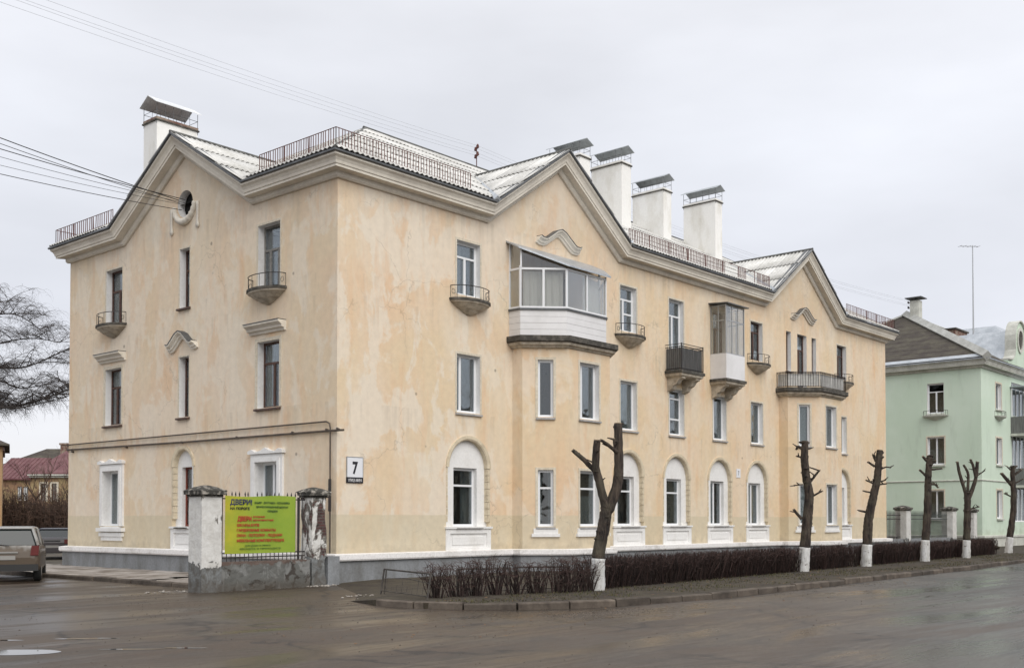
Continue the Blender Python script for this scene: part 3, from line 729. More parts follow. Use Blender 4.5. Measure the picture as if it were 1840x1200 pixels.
# valley flashing
for c, k, zr in GSL:
    for s_ in (-1, 1):
        hw = (zr-RZ)/k; mb = MB(); a = Vector((c+s_*hw, -ES-.04, RZ+.04)); b = Vector((c, (zr-RZ)/TS-ES, zr+.03))
        mb.tube([a, b], [.11, .05], 4); mb.build('valley_flashing', 'zinc', RO)
# --- roof railings (bars one by one)
def railing(path, h, name='roof_railing', m='rust', step=.105, r=.0145, rails=(1,), post=1.2, lab=None, rr=.012, broken=None, kink=True):
    par = None; P = [Vector(p) for p in path]; mb = MB()
    tot_ = 0
    for a, b in zip(P, P[1:]):
        for f in rails: mb.tube([a+Vector((0, 0, h*f)), b+Vector((0, 0, h*f))], rr, 5)
        n = max(1, round((b-a).length/post))
        for i in range(n+1): q = a.lerp(b, i/n); mb.tube([q-Vector((0, 0, .06)), q+Vector((0, 0, h))], rr*1.15, 5)
    if 0 not in rails and m != 'rust' or True:
        for a, b in zip(P, P[1:]): mb.tube([a+Vector((0, 0, .05)), b+Vector((0, 0, .05))], rr*.8, 4)
    par = mb.build(name, m, B); 
    if lab: par['label'] = lab
    bar = MB().tube([(0, 0, .03), (0, 0, h)], r, 4); bo = None
    for a, b in zip(P, P[1:]):
        n = max(1, round((b-a).length/step))
        for i in range(1, n):
            if broken and broken(a.lerp(b, i/n)): continue
            if bo is None: bo = bar.build('bar', m, par); o = bo
            else: o = link_copy(bo, par)
            o.location = a.lerp(b, i/n); o.rotation_euler = (random.uniform(-.03, .03), random.uniform(-.03, .03), 0)
    return par
rz = RZ+.12; e_ = -.36
railing([(e_, 2.95, rz), (e_, e_, rz), (4.7, e_, rz)], .5, lab='rust red roof railing round the street corner')
railing([(12.75, e_, rz), (22.9, e_, rz)], .5, lab='rust red roof railing between the two street gables, broken at its far end', broken=lambda q: 19.3 < q.x < 20.2 or 21 < q.x < 21.8)
railing([(30.4, e_, rz), (LX+.36, e_, rz), (LX+.36, 3, rz)], .5, lab='rust red roof railing at the far street corner', step=.16)
railing([(e_, 11.0, rz), (e_, WY+.36, rz), (3, WY+.36, rz)], .5, lab='rust red roof railing at the yard corner', step=.14)
# --- chimneys
def chimney(x, y, sx, sy, zt, along, lab, zb=None):
    zb = zb or 11.5; mb = MB(); mb.box(x, x+sx, y, y+sy, zb, zt); ch = mb.build('chimney', 'chimney', B); ch['label'] = lab
    mb = MB(); mb.box(x-.05, x+sx+.05, y-.05, y+sy+.05, zt-.10, zt-.05); mb.build('chimney_collar', 'slab', ch); mb = MB(); mb.box(x-.02, x+sx+.02, y-.02, y+sy+.02, zt-.05, zt+.04); mb.build('chimney_top', 'brickdark' if along == 'x' else 'chimney', ch)
    mb = MB(); h = .5
    cs_ = [(x+i*sx, y+j*sy) for i in (0, 1) for j in (0, 1)]
    for (a, b) in cs_: mb.tube([(a, b, zt-.2), (a, b, zt+h+.02)], .012, 4)
    for z in (zt+h*.55,):
        for p, q in ((0, 1), (1, 3), (3, 2), (2, 0)): mb.tube([(*cs_[p], z), (*cs_[q], z)], .009, 4)
    nn = 5
    for i in range(1, nn):
        f = i/nn
        if along == 'y':
            for xx in (x, x+sx): mb.tube([(xx, y+sy*f, zt), (xx, y+sy*f, zt+h)], .008, 4)
        else:
            for yy in (y, y+sy): mb.tube([(x+sx*f, yy, zt), (x+sx*f, yy, zt+h)], .008, 4)
    mb.build('cap_frame', 'metal', ch)
    mb = MB(); o_ = .11; z0 = zt+h; t_ = .02
    hgt = .2 if along == 'y' else .32
    if along == 'y': pr = [(x-o_, z0), (x+sx/2, z0+hgt), (x+sx+o_, z0), (x+sx+o_, z0+t_), (x+sx/2, z0+hgt+t_*1.3), (x-o_, z0+t_)]; mb.loft([[(a, yy, b) for a, b in pr] for yy in (y-o_, y+sy+o_)])
    else: pr = [(y-o_, z0), (y+sy/2, z0+hgt), (y+sy+o_, z0), (y+sy+o_, z0+t_), (y+sy/2, z0+hgt+t_*1.3), (y-o_, z0+t_)]; mb.loft([[(xx, a, b) for a, b in pr] for xx in (x-o_, x+sx+o_)])
    mb.build('chimney_cap', 'capmetal' if along == 'y' else 'brightzinc', ch)
M['brickdark'] = noisy('old_brick', (.16, .08, .06), (.30, .24, .19), 3, .9, .45, .6, .01)
M['brightzinc'] = noisy('bright_zinc_hood', (.72, .73, .74), (.55, .57, .58), 2, .4, .4, .7, 0, .15)
M['capmetal'] = noisy('galvanised_cap', (.40, .43, .45), (.28, .30, .31), 3, .45, .4, .7, 0, .3)
chimney(1.5, 11.5, 1.6, .85, 15.55, 'x', 'chimney behind the end gable with a folded metal hood')
chimney(17.0, 5.1, .7, 1.6, 16.8, 'y', 'chimney hidden to its hood by the nearer street gable')
chimney(19.0, 4.42, .68, 1.6, 16.85, 'y', 'first of three tall white chimneys right of the nearer gable')
chimney(23.35, 5.2, .66, 1.7, 16.85, 'y', 'middle of three tall white chimneys right of the nearer gable')
chimney(26.4, 4.3, .62, 1.75, 16.85, 'y', 'last of three tall white chimneys right of the nearer gable')
# small antenna dish-like vent by the chimneys, on the roof

# --- balconettes
def balconette(F, c, z, lab=None, pr=.50, hw=.82):
    def ring(s, zz, k=18): return [(c+hw*s*cos(pi*i/k), pr*s*sin(pi*i/k)+.0, zz) for i in range(k+1)]
    mb = MB(F); mb.loft([ring(1, z-.07), ring(1, z)]); top = mb.build('balconette', 'slab', B)
    if lab: top['label'] = lab
    mb = MB(F); mb.loft([ring(.95, z-.071), ring(.93, z-.12), ring(.84, z-.145), ring(.78, z-.18), ring(.58, z-.27), ring(.53, z-.275), ring(.34, z-.36), ring(.3, z-.365), ring(.12, z-.42), ring(.05, z-.43)]); mb.build('bowl', 'bowl', top)
    mb = MB(F); K = 14; h = .36
    pts_ = [(c+hw*.93*cos(pi*i/K), pr*.93*sin(pi*i/K)) for i in range(K+1)]
    for zz in (h, .06): mb.tube([F(a, b, z+zz) - Vector((0, 0, 0)) for a, b in pts_], .012, 5) if False else None
    mb2 = MB(); mb2.tube([F(a, b, z+h) for a, b in pts_], .013, 5)
    for i in range(0, K+1, 2): a, b = pts_[i]; mb2.tube([F(a, b, z-.01), F(a, b, z+h)], .009, 4)
    for i in (1, 13):
        a, b = pts_[i]; mb2.tube([F(a, b, z+.18)+Vector((.07*cos(q), 0, .07*sin(q))) if abs(F.u.x) > .5 else F(a, b, z+.18)+Vector((0, .07*cos(q), .07*sin(q))) for q in [2*pi*j/10 for j in range(11)]], .007, 4, cap=False)
    mb2.build('railing', 'iron', top)
for k in ('A', 'C', 'F', 'J'): balconette(FF, cols[k], 8.17)
balconette(FL, 11.52, 8.14); balconette(FL, 2.98, 8.14)
# --- window hoods
def hood(F, c, z, hw, pts, h=.21, pr=.22):
    # pts: (u,z) spine of a swept moulding
    mb = MB(F); P = [(c+a, z+b) for a, b in pts]
    sweep(mb, P, [(0, 0), (.06, 0), (.08, h*.25), (pr*.55, h*.32), (pr*.6, h*.55), (pr*.9, h*.75), (pr, h*.8), (pr, h), (0, h)], 0, 0, True)
    for i in (0, -1):
        pass
    o = mb.build('window_hood', 'cornice', B)
    mb = MB(F); sweep(mb, P, [(0, h+.002), (pr+.02, h+.002), (pr+.02, h+.02), (0, h+.02)], 0, 0); mb.build('hood_flashing', 'metal', o)
pag = [(-1.12, .02), (-.98, -.03), (-.75, -.03), (-.6, .03), (-.3, .22), (-.12, .34), (0, .38), (.12, .34), (.3, .22), (.6, .03), (.75, -.03), (.98, -.03), (1.12, .02)]
hood(FF, 9.2, 10.52, 1.2, pag); hood(FF, 26.55, 10.52, 1.2, pag)
hood(FL, 7.3, 6.88, .9, [(a*.72, b*.9) for a, b in pag])
for c in (11.55, 3.0): hood(FL, c, 6.92, .8, [(-.82, 0), (.82, 0)], .27, .28)
# --- balcony slabs over the bays
def inset(P, d):   # open polyline starting/ending at the wall (y=0)
    out = []
    for i, p in enumerate(P):
        if i in (0, len(P)-1): out.append((p[0]+(d if i == 0 else -d), p[1])); continue
        a, b, c = Vector((*P[i-1], 0)), Vector((*p, 0)), Vector((*P[i+1], 0)); e1, e2 = (b-a).normalized(), (c-b).normalized()
        n1, n2 = Vector((-e1.y, e1.x, 0)), Vector((-e2.y, e2.x, 0)); m = (n1+n2)/(1+n1.dot(n2)); out.append((b.x+m.x*d, b.y+m.y*d))
    return out
def bay_slab(xc):
    w = 2.34
    P = [(xc-w, 0), (xc-w, -.56), (xc-1.25, -1.66), (xc+1.25, -1.66), (xc+w, -.56), (xc+w, 0)]
    mb = MB(); mb.loft([[(a, b, z) for a, b in inset(P, d)] for d, z in ((.26, 6.97), (.2, 6.99), (.18, 7.03), (.10, 7.06), (.07, 7.139), (.05, 7.139))])
    sl = mb.build('bay_cornice', 'bowl', B); mb = MB(); mb.loft([[(a, b, z) for a, b in inset(P, d)] for d, z in ((.04, 7.14), (0, 7.17), (0, 7.33), (.03, 7.34))]); mb.build('balcony_slab', 'slab', sl)
    return P
P1 = bay_slab(9.04); P2 = bay_slab(26.4)
# glazed loggia on the near bay
M['net'] = mat('net_curtain', (.62, .62, .60), .9)
P1 = [(6.72, 0), (6.72, -.5), (7.80, -1.58), (9.92, -1.58), (11.02, -.5), (11.02, 0)]
mb = MB(); Q = inset(P1, .10)
lg = None
log = MB()
log.loft([[(a, b, z) for a, b in inset(P1, .06)] + [(a, b, z) for a, b in inset(P1, .10)][::-1] for z in (8.13, 8.19)])
LG = log.build('glazed_loggia', 'metal', B); LG['label'] = 'white framed glazed balcony on top of the nearer bay'
segsQ = list(zip(Q, Q[1:]))
for i, (p, q) in enumerate(segsQ):
    Lq = sqrt((q[0]-p[0])**2+(q[1]-p[1])**2); u = ((q[0]-p[0])/Lq, (q[1]-p[1])/Lq); F = Fr(p, u, (u[1], -u[0]))
    # cladding boards below, one by one
    zb = 7.345
    for k in range(4):
        MB(F).box(.003, Lq-.003, -.03, 0.0-.003*(k % 2), zb+k*.197, zb+k*.197+.19).build('cladding_board', 'panel', LG)
    mb = MB(F)
    for s_ in (0, Lq): mb.box(s_-.04 if s_ else 0, s_ if s_ else .04, -.045, .012, 8.192, 9.42 if i in (1, 2, 3) else 9.5)
    mb.box(.04, Lq-.04, -.04, .008, 8.192, 8.25); mb.box(.04, Lq-.04, -.04, .008, 9.38, 9.44)
    if i != 0 and i != 4: mb.box(Lq/2-.035, Lq/2+.035, -.04, .01, 8.25, 9.38)
    # light above the transom following the sloping roof
    def rz_(x, y): return 10.27-.5*abs(y)
    fr = mb.build('loggia_frame', 'pvc', LG)
    cells = [(.04, Lq/2-.035), (Lq/2+.035, Lq-.04)] if i not in (0, 4) else [(.04, Lq-.04)]
    for a, b in cells: MB(F).box(a, b, -.022, -.014, 8.25, 9.38).build('pane', 'paleglass', LG)
    if i != 2:
        za, zb_ = rz_(*p)-.03, rz_(*q)-.03
        if min(za, zb_) > 9.4 or max(za, zb_) > 9.46:
            MB(F).loft([[(0.04, d_, 9.441), (Lq-.0, d_, 9.441), (Lq-.0, d_, max(9.445, zb_)), (.04, d_, max(9.445, za))] for d_ in (-.022, -.014)]).build('pane', 'paleglass', LG)
            mb = MB(F); mb.box(0, .05, -.04, .01, 9.441, max(za, 9.45)); mb.build('loggia_post', 'pvc', LG)
    if i in (1, 2):
        mb = MB(F)
        if i == 1: wavy(mb, .1, Lq-.1, -.2, 8.0, 9.36, .03, .06)
        else: wavy(mb, Lq*.55, Lq-.05, -.25, 8.0, 9.36, .02, .12)
        mb.build('net_curtain', 'net', LG)
Pr = inset(P1, -.05); mb = MB()
ring_t = [(a, b, (10.27-.5*abs(b))+.05) for a, b in Pr]; ring_b = [(a, b, (10.27-.5*abs(b))+.0) for a, b in Pr]
mb.loft([ring_b, ring_t]); mb.build('lean_to_roof', 'zinc', LG)
# open balcony on the far bay
Q2 = inset(P2, .12)
railing([(a, b, 7.34) for a, b in Q2], .66, name='balcony_railing', m='iron', step=.11, r=.011, rails=(1, .93), post=2, rr=.016, lab='black iron railing of the curved balcony on the farther bay')
Q3 = inset(P2, .17)
for p, q in zip(Q3, Q3[1:]):
    L3 = sqrt((q[0]-p[0])**2+(q[1]-p[1])**2); F3_ = Fr(p, ((q[0]-p[0])/L3, (q[1]-p[1])/L3), ((q[1]-p[1])/L3, -(q[0]-p[0])/L3)); MB(F3_).box(.02, L3-.02, -.02, -.012, 7.42, 7.93).build('balcony_screen', 'sheet', B)
# --- the two small balconies
def console(xc, par):
    for s_ in (-1, 1):
        mb = MB(); x = xc+s_*.5
        pr = [(0, 6.98), (-.64, 6.98), (-.64, 6.90), (-.5, 6.84), (-.40, 6.70), (-.26, 6.64), (-.2, 6.52), (-.08, 6.46), (0, 6.44)]
        mb.loft([[(x-.13, y, z) for y, z in pr], [(x+.13, y, z) for y, z in pr]]); mb.build('console', 'bowl', par)
def small_balcony(x0, x1, pd, glazed):
    mb = MB(); mb.box(x0-.06, x1+.06, -pd-.06, 0, 7.08, 7.18); s_ = mb.build('balcony', 'slab', B)
    mb = MB(); mb.loft([[(x0-o_, 0, z), (x1+o_, 0, z), (x1+o_, -pd-o_, z), (x0-o_, -pd-o_, z)] for o_, z in ((-.06, 6.95), (0, 6.985), (.02, 7.079))]); mb.build('slab_moulding', 'bowl', s_)
    console((x0+x1)/2, s_)
    if not glazed:
        s_['label'] = 'small open balcony with black railing in the middle of the facade'
        R_ = [(x0, 0, 7.18), (x0, -pd, 7.18), (x1, -pd, 7.18), (x1, 0, 7.18)]
        mb = MB(); P_ = [Vector(p) for p in R_]
        for a, b in zip(P_, P_[1:]):
            for z in (.96, .86, .06): mb.tube([a+Vector((0, 0, z)), b+Vector((0, 0, z))], .014, 5)
        for p in P_[1:3]: mb.tube([p, p+Vector((0, 0, .99))], .022, 6)
        mb.build('railing', 'iron', s_); bo = None
        for a, b in zip(P_, P_[1:]):
            n = round((b-a).length/.085)
            for i in range(1, n):
                if bo is None: bo = MB().tube([(0, 0, .04), (0, 0, .9)], .011, 4).build('bar', 'iron', s_); o = bo
                else: o = link_copy(bo, s_)
                o.location = a.lerp(b, i/n)
        # grey boards tied behind the railing
        mb = MB(); mb.box(x0+.03, x1-.03, -pd+.03, -pd+.04, 7.2, 8.0); mb.box(x0+.03, x0+.04, -pd+.05, -.02, 7.2, 8.0); mb.build('screen', 'greyscreen', s_)
    else:
        s_['label'] = 'glazed balcony with white lower panels and thin grey frames'
        mb = MB(); mb.box(x0, x1, -pd, -pd+.03, 7.19, 8.15); mb.box(x0, x0+.03, -pd+.031, -.005, 7.19, 8.15); mb.box(x1-.03, x1, -pd+.031, -.005, 7.19, 8.15); mb.build('parapet', 'panel', s_)
        mb = MB()
        def post(x, y, w=.022): mb.box(x-w, x+w, y-w, y+w, 8.151, 10.06)
        for i in range(4): post(x0+.025+(x1-x0-.05)*i/3, -pd+.025, .022 if i in (0, 3) else .014)
        for i in (0, 1): post(x0+.025, -pd*(1-i)*.5-.03*i, .014); post(x1-.025, -pd*.5, .014)
        for z in (8.17, 9.45, 10.03): mb.box(x0+.01, x1-.01, -pd+.012, -pd+.038, z-.015, z+.015); mb.box(x0+.012, x0+.038, -pd+.04, -.01, z-.015, z+.015); mb.box(x1-.038, x1-.012, -pd+.04, -.01, z-.015, z+.015)
        mb.build('glazing_frame', 'alu', s_)
        for i in range(3): a = x0+.03+(x1-x0-.06)*i/3; MB().box(a+.02, a+(x1-x0)/3-.03, -pd+.02, -pd+.026, 8.18, 10.0).build('pane', 'paleglass', s_)
        MB().box(x0+.022, x0+.027, -pd+.05, -.04, 8.18, 10.0).build('pane', 'paleglass', s_); MB().box(x1-.027, x1-.022, -pd+.05, -.04, 8.18, 10.0).build('pane', 'paleglass', s_)
        mb = MB(); mb.loft([[(x0-.12, 0, z+.06), (x1+.12, 0, z+.06), (x1+.12, -pd-.14, z), (x0-.12, -pd-.14, z)] for z in (10.07, 10.11)]); mb.build('balcony_roof', 'metal', s_)
M['greyscreen'] = noisy('weathered_boards', (.20, .20, .195), (.12, .12, .115), 8, .8, .4, .6, .002, cs=(3, 3, .2))
M['alu'] = mat('grey_aluminium', (.42, .43, .44), .45, .6)
small_balcony(15.56, 17.04, .70, False); small_balcony(18.72, 20.15, .72, True)
# --- pipes on the end wall
mb = MB(); mb.tube([(-.07, 14.57, 4.30), (-.07, .35, 4.27), (-.07, .22, 4.22), (-.07, .18, 4.1), (-.07, .18, .8)], .022, 6); gp = mb.build('gas_pipe', 'redpipe', B)
MB().tube([(-.08, .18, 1.9), (-.08, .18, 2.75)], .04, 8).build('pipe_sleeve', 'iron', gp)
mb = MB(); mb.tube([(-.06, 14.57, 4.13), (-.06, 7, 4.05), (-.06, .05, 4.02), (-.06, -.35, 4.01)], .03, 6); 
for yy in (14.2, 10.6, 7.3, 4.4, 1.8, .35, -.1): mb.tube([(0, yy, 4.04), (-.09, yy, 4.06)], .035, 5)
mb.build('cable_pipe', 'redpipe', B)
# ------------------------------------------------------------------ TEXT
def text(s, size, x, z, d, F, m, parent, name='lettering', bold=.0, align='LEFT', sx=1, width=None):
    cu = bpy.data.curves.new('t', 'FONT'); cu.body = s; cu.size = size; cu.align_x = align; cu.offset = bold; cu.extrude = .001; cu.resolution_u = 2
    o = bpy.data.objects.new('t', cu); COL.objects.link(o); bpy.context.view_layer.update()
    me = bpy.data.meshes.new_from_object(o.evaluated_get(bpy.context.evaluated_depsgraph_get())); COL.objects.unlink(o); bpy.data.objects.remove(o)
    if width and me.vertices:
        xs = [v.co.x for v in me.vertices]; w = max(xs)-min(xs); sx = width/w
    for v in me.vertices:
        p = F(x+v.co.x*sx, d+v.co.z, z+v.co.y); v.co = p
    me.materials.clear(); me.materials.append(M[m]); q = bpy.data.objects.new(name, me); COL.objects.link(q); q.parent = parent; return q
M['ink'] = mat('black_ink', (.012, .012, .018), .6); M['redink'] = mat('red_ink', (.42, .03, .02), .6); M['signwhite'] = mat('enamel_white', (.78, .79, .82), .3)
M['greenink'] = mat('dark_green_ink', (.05, .10, .02), .6); M['whiteink'] = mat('white_ink', (.7, .7, .7), .5)
s = empty('house_number_sign', 'square white sign with black number 7 by the street corner of the ochre house', 'sign', (.6, -.03, 2.98)); 
LF = Fr((0, 0), (1, 0), (0, -1))
mb = MB(LF); mb.box(-.27, .27, -.025, 0, -.17, .36); mb.build('sign_plate', 'signwhite', s)
mb = MB(LF)
for a in ((-.285, -.27, -.025, .01, -.17, .375), (.27, .285, -.025, .01, -.17, .375), (-.27, .27, -.025, .01, .36, .375)): mb.box(*a)
mb.build('sign_frame', 'alu', s)
MB(LF).box(-.285, .285, -.025, .006, -.32, -.172).build('street_name_plate', 'ink', s)
text('7', .44, 0, -.07, .004, LF, 'ink', s, 'number', .016, 'CENTER', .8); text('УЛИЦА МИРА', .1, -.24, -.285, .01, LF, 'whiteink', s, 'street_name', .002, width=.48)
s = empty('wall_plaque', 'tiny pale plaque on the ochre wall between two far arched windows', 'sign', (20.85, -.02, 3.58)); MB(LF).box(-.16, .16, -.015, 0, -.18, .18).build('plaque_plate', 'signwhite', s); text('7', .26, 0, -.09, .004, LF, 'ink', s, 'number', .0, 'CENTER', .8)
# ------------------------------------------------------------------ gate pillars, low wall, fence, banner
def ruin_mat(name, seed, whit):
    m = mat(name, (.6, .6, .6), .9); t = NT(m); P = t.sep()
    n1 = t.noise(2.2+seed, 6, .62, (1, 1, .55), .6); n2 = t.noise(5.5, 6, .65, (1, 1, .8), 1)
    c = t.mix(t.rng(n2, .4, .65, 0, .6), (.66, .65, .62), (.48, .46, .42))
    br = t.n('ShaderNodeTexBrick'); cb = t.n('ShaderNodeCombineXYZ'); t.l(t.math('ADD', P[0], P[1]), cb.inputs[0]); t.l(P[2], cb.inputs[1]); t.l(cb.outputs[0], br.inputs[0])
    br.inputs['Scale'].default_value = 1; br.inputs['Brick Width'].default_value = .25; br.inputs['Row Height'].default_value = .075; br.inputs['Mortar Size'].default_value = .01
    br.inputs['Color1'].default_value = (.11, .045, .04, 1); br.inputs['Color2'].default_value = (.05, .03, .028, 1); br.inputs['Mortar'].default_value = (.10, .09, .08, 1)
    c = t.mix(t.rng(n1, whit, whit+.03, 0, 1), c, (.16, .15, .13))
    c = t.mix(t.rng(n1, whit+.05, whit+.07, 0, 1), c, br.outputs[0])
    zz = t.math('ADD', P[2], t.rng(t.noise(4, 5), .3, .7, -.22, .22))
    c = t.mix(t.rng(zz, .66, .7, 1, 0), c, t.mix(t.rng(n2, .4, .6), (.20, .21, .21), (.11, .105, .095)))
    c = t.mix(t.rng(zz, .12, .4, .5, 0), c, (.07, .055, .04))
    t.col(c); t.bump(t.math('ADD', n1, t.math('MULTIPLY', t.noise(20, 4), .4)), .03, .8); return m
M['pillar_white'] = ruin_mat('whitewashed_pillar_plaster', 0, .60)
M['pillar_ruin'] = ruin_mat('crumbling_pillar_plaster', .7, .47)
M['pale_pillar'] = ruin_mat('pale_pillar_plaster', 1.4, .66)
M['cap'] = noisy('mossy_cap', (.05, .047, .04), (.40, .37, .32), 7, .95, .5, .68, .02)
def rough_box(mb, x0, x1, y0, y1, z0, z1, n=7, amp=.02, taper=0, chip=0):
    # box whose sides are grids with eroded surface
    sides = [((x0, y0), (x1, y0), (0, -1)), ((x1, y0), (x1, y1), (1, 0)), ((x1, y1), (x0, y1), (0, 1)), ((x0, y1), (x0, y0), (-1, 0))]
    m_ = max(3, int((z1-z0)/.09)); loops = []
    for j in range(m_+1):
        z = z0+(z1-z0)*j/m_; ring_ = []
        for (a, b, nn) in sides:
            for i in range(n):
                f = i/n; x = a[0]+(b[0]-a[0])*f; y = a[1]+(b[1]-a[1])*f
                v = noise.fractal(Vector((x*3, y*3, z*2.5)), .8, 2, 4)
                e = amp*(v-.1)
                if i == 0: e = -abs(amp*v)*1.4-chip*max(0, noise.noise(Vector((x*5, y*5, z*3))))*2
                cx_, cy_ = (x0+x1)/2, (y0+y1)/2; dx, dy = x-cx_, y-cy_; L_ = sqrt(dx*dx+dy*dy)
                ring_.append((x+(nn[0] if i else dx/L_)*e, y+(nn[1] if i else dy/L_)*e, z))
        loops.append(ring_)
    mb.loft(loops)
def pillar(x0, y0, w, h, m, lab, grp, chip=0, amp=.012, capj=.03):
    s = empty('gate_pillar', lab, 'pillar', (x0+w/2, y0+w/2, 0), group=grp)
    def sh(o): o.location = (-(x0+w/2), -(y0+w/2), 0)
    mb = MB(); rough_box(mb, x0, x0+w, y0, y0+w, -.05, h-.26, amp=amp, chip=chip); sh(mb.build('shaft', m, s))
    mb = MB(); rough_box(mb, x0-.035, x0+w+.035, y0-.035, y0+w+.035, h-.26, h-.21, amp=capj*.6, chip=capj)
    rough_box(mb, x0-.09, x0+w+.09, y0-.09, y0+w+.09, h-.21, h-.13, amp=capj*.7, chip=capj)
    c_ = (x0+w/2, y0+w/2); mb.loft([[(c_[0]+a*(w/2+.09)*f, c_[1]+b*(w/2+.09)*f, z) for a, b in ((-1, -1), (1, -1), (1, 1), (-1, 1))] for f, z in ((1, h-.13), (.98, h-.11), (.5, h-.03), (.1, h+.01))])
    sh(mb.build('cap', 'cap', s)); return s
pillar(-4.36, -.5, .54, 2.47, 'pillar_white', 'whitewashed gate pillar left of the yellow and green door advert', 'gate pillars')
pillar(-1.04, -.3, .48, 2.5, 'pillar_ruin', 'crumbling gate pillar with bare brick beside the number sign corner', 'gate pillars', chip=.05, amp=.035, capj=.05)
mb = MB(); rough_box(mb, -3.76, -1.16, -.40, .05, -.05, .68, n=18, amp=.03, chip=.02); 
lw = mb.build('low_wall', 'lowwall' if 'lowwall' in M else 'plinth'); 
m = mat('cracked_low_wall', (.2, .2, .2), .9); t = NT(m); P = t.sep(); n1 = t.noise(3, 6, .6, (1, 1, .8), .8)
c = t.mix(t.rng(n1, .42, .5), (.20, .20, .19), (.12, .12, .11)); c = t.mix(t.rng(t.noise(1.7, 6, .7, (1, 1, 1), 1.5), .56, .6), c, (.05, .042, .035)); zz = t.math('ADD', P[2], t.rng(n1, .3, .7, -.1, .1)); c = t.mix(t.rng(zz, .60, .64), c, (.12, .085, .07)); c = t.mix(t.rng(zz, .1, .3, .6, 0), c, (.07, .055, .04))
t.col(c); t.bump(n1, .04, .9); lw.data.materials[0] = m; M['lowwall'] = m
tag(lw, 'low cracked grey wall under the iron fence between the two gate pillars', 'wall')
mb = MB(); rough_box(mb, -.52, -.135, -.3, .1, -.05, .74, n=4, amp=.015); w2 = mb.build('low_wall', 'plinth'); tag(w2, 'short grey wall stub between the crumbling pillar and the house plinth', 'wall')
fe = empty('iron_fence', 'black iron fence with spikes carrying the door advert between the gate pillars', 'fence', (-2.46, -.16, .68))
ff = []; mb = MB()
for z in (.10, .2, 1.5): mb.box(-1.3, 1.3, -.012, .012, z-.015, z+.015)
mb.build('fence_rails', 'iron', fe)
bm_ = MB().tube([(0, 0, 0), (0, 0, 1.56), (0, 0, 1.61), (0, 0, 1.68)], [.011, .011, .02, .002], 5); bo = None
for i in range(21):
    if bo is None: bo = bm_.build('bar', 'iron', fe); o = bo
    else: o = link_copy(bo, fe)
    o.location = (-1.25+i*.125, 0, 0); o.rotation_euler = (random.uniform(-.01, .01), random.uniform(-.015, .015), 0); 
    if i in (8, 15): o.scale = (1, 1, .93)
for x in (-1.22, 1.1): MB().box(x-.02, x+.02, -.02, .02, 0, 1.56).build('post', 'iron', fe)
bn = empty('advert_banner', 'yellow and green vinyl banner advertising doors, tied to the iron fence', 'banner', (-3.54, -.20, .87))
ba = mat('banner_vinyl', (.5, .6, .1), .45); t = NT(ba); P = t.sep()
c = t.mix(t.rng(t.math('ADD', t.math('MULTIPLY', P[2], -.1), P[0]), -3.7, -2.9), (.50, .44, .03), (.28, .38, .04)); c = t.mix(t.rng(t.noise(1.5, 3), .4, .6, 0, .35), c, (.17, .31, .035)); t.col(c)
t.bump(t.noise(3, 3), .03, .4); M['banner'] = ba
mb = MB(LF); nx_ = 20
for i in range(nx_):
    a, b = 2.05*i/nx_, 2.05*(i+1)/nx_; w_ = lambda q: .008*sin(q*7)
    mb.poly([(a, w_(a), 0), (b, w_(b), 0), (b, w_(b)+.01, 1.38-.02*sin(b*3)), (a, w_(a)+.01, 1.38-.02*sin(a*3))])
mb.build('banner_sheet', 'banner', bn)
for txt, sz, x, z, ink, bold, wd in (('ДВЕРИ!', .17, .13, 1.17, 'bluegrey', .006, .62), ('НА ПОРОГЕ', .08, .13, 1.05, 'ink', .003, .55), ('ЗАМЕР · ДОСТАВКА · УСТАНОВКА', .06, .82, 1.2, 'greenink', .003, 1.05), ('ПРОФЕССИОНАЛЬНЫЙ МОНТАЖ', .055, .87, 1.1, 'greenink', .003, .95), ('СКИДКИ', .055, 1.2, 1.0, 'greenink', .003, .3),
        ('ДВЕРИ', .15, .34, .78, 'redink', .006, .4), ('ВХОДНЫЕ', .055, .78, .86, 'redink', .002, .34), ('МЕЖКОМНАТНЫЕ', .055, .78, .78, 'redink', .002, .6), ('ШКАФЫ-КУПЕ', .085, .32, .65, 'redink', .003, .64),
        ('ГАРДЕРОБНЫЕ КОМНАТЫ', .085, .32, .53, 'redink', .003, 1.12), ('ОКНА · ПОТОЛКИ · ЛОДЖИИ', .085, .32, .405, 'redink', .003, 1.32), ('МЕБЕЛЬНЫЕ КОМПЛЕКТУЮЩИЕ', .085, .32, .28, 'redink', .003, 1.38), ('ДЛЯ ДОМА И ОФИСА', .05, .55, .17, 'greenink', .001, .75), ('ЗВОНИТЕ И ПРИХОДИТЕ', .05, .4, .095, 'greenink', .001, 1.2)):
    if 'bluegrey' not in M: M['bluegrey'] = mat('navy_ink', (.03, .035, .09), .6)
    text(txt, sz, x, z, .022, LF, ink, bn, 'lettering', bold, width=wd)
# rubble by the pillars
M['rubble'] = noisy('plaster_rubble', (.45, .42, .38), (.22, .19, .16), 9, .9)
mb = MB()
def lump(mb, x, y, z, r):
    b = bmesh.new(); bmesh.ops.create_icosphere(b, subdivisions=1, radius=r)
    sx, sy, sz = random.uniform(.7, 1.5), random.uniform(.7, 1.5), random.uniform(.3, .7)
    off = len(mb.v)
    for v in b.verts: mb.v.append(Vector((x+v.co.x*sx*random.uniform(.8, 1.2), y+v.co.y*sy*random.uniform(.8, 1.2), z+v.co.z*sz)))
    for f in b.faces: mb.f.append(tuple(v.index+off for v in f.verts)); mb.m.append(0)
    b.free()
for _ in range(46): lump(mb, random.gauss(-.85, .22), random.gauss(-.45, .07), .01, random.uniform(.012, .045))
for _ in range(26): lump(mb, random.gauss(-2.5, .35), random.gauss(-4.3, .25), .02, random.uniform(.012, .045))
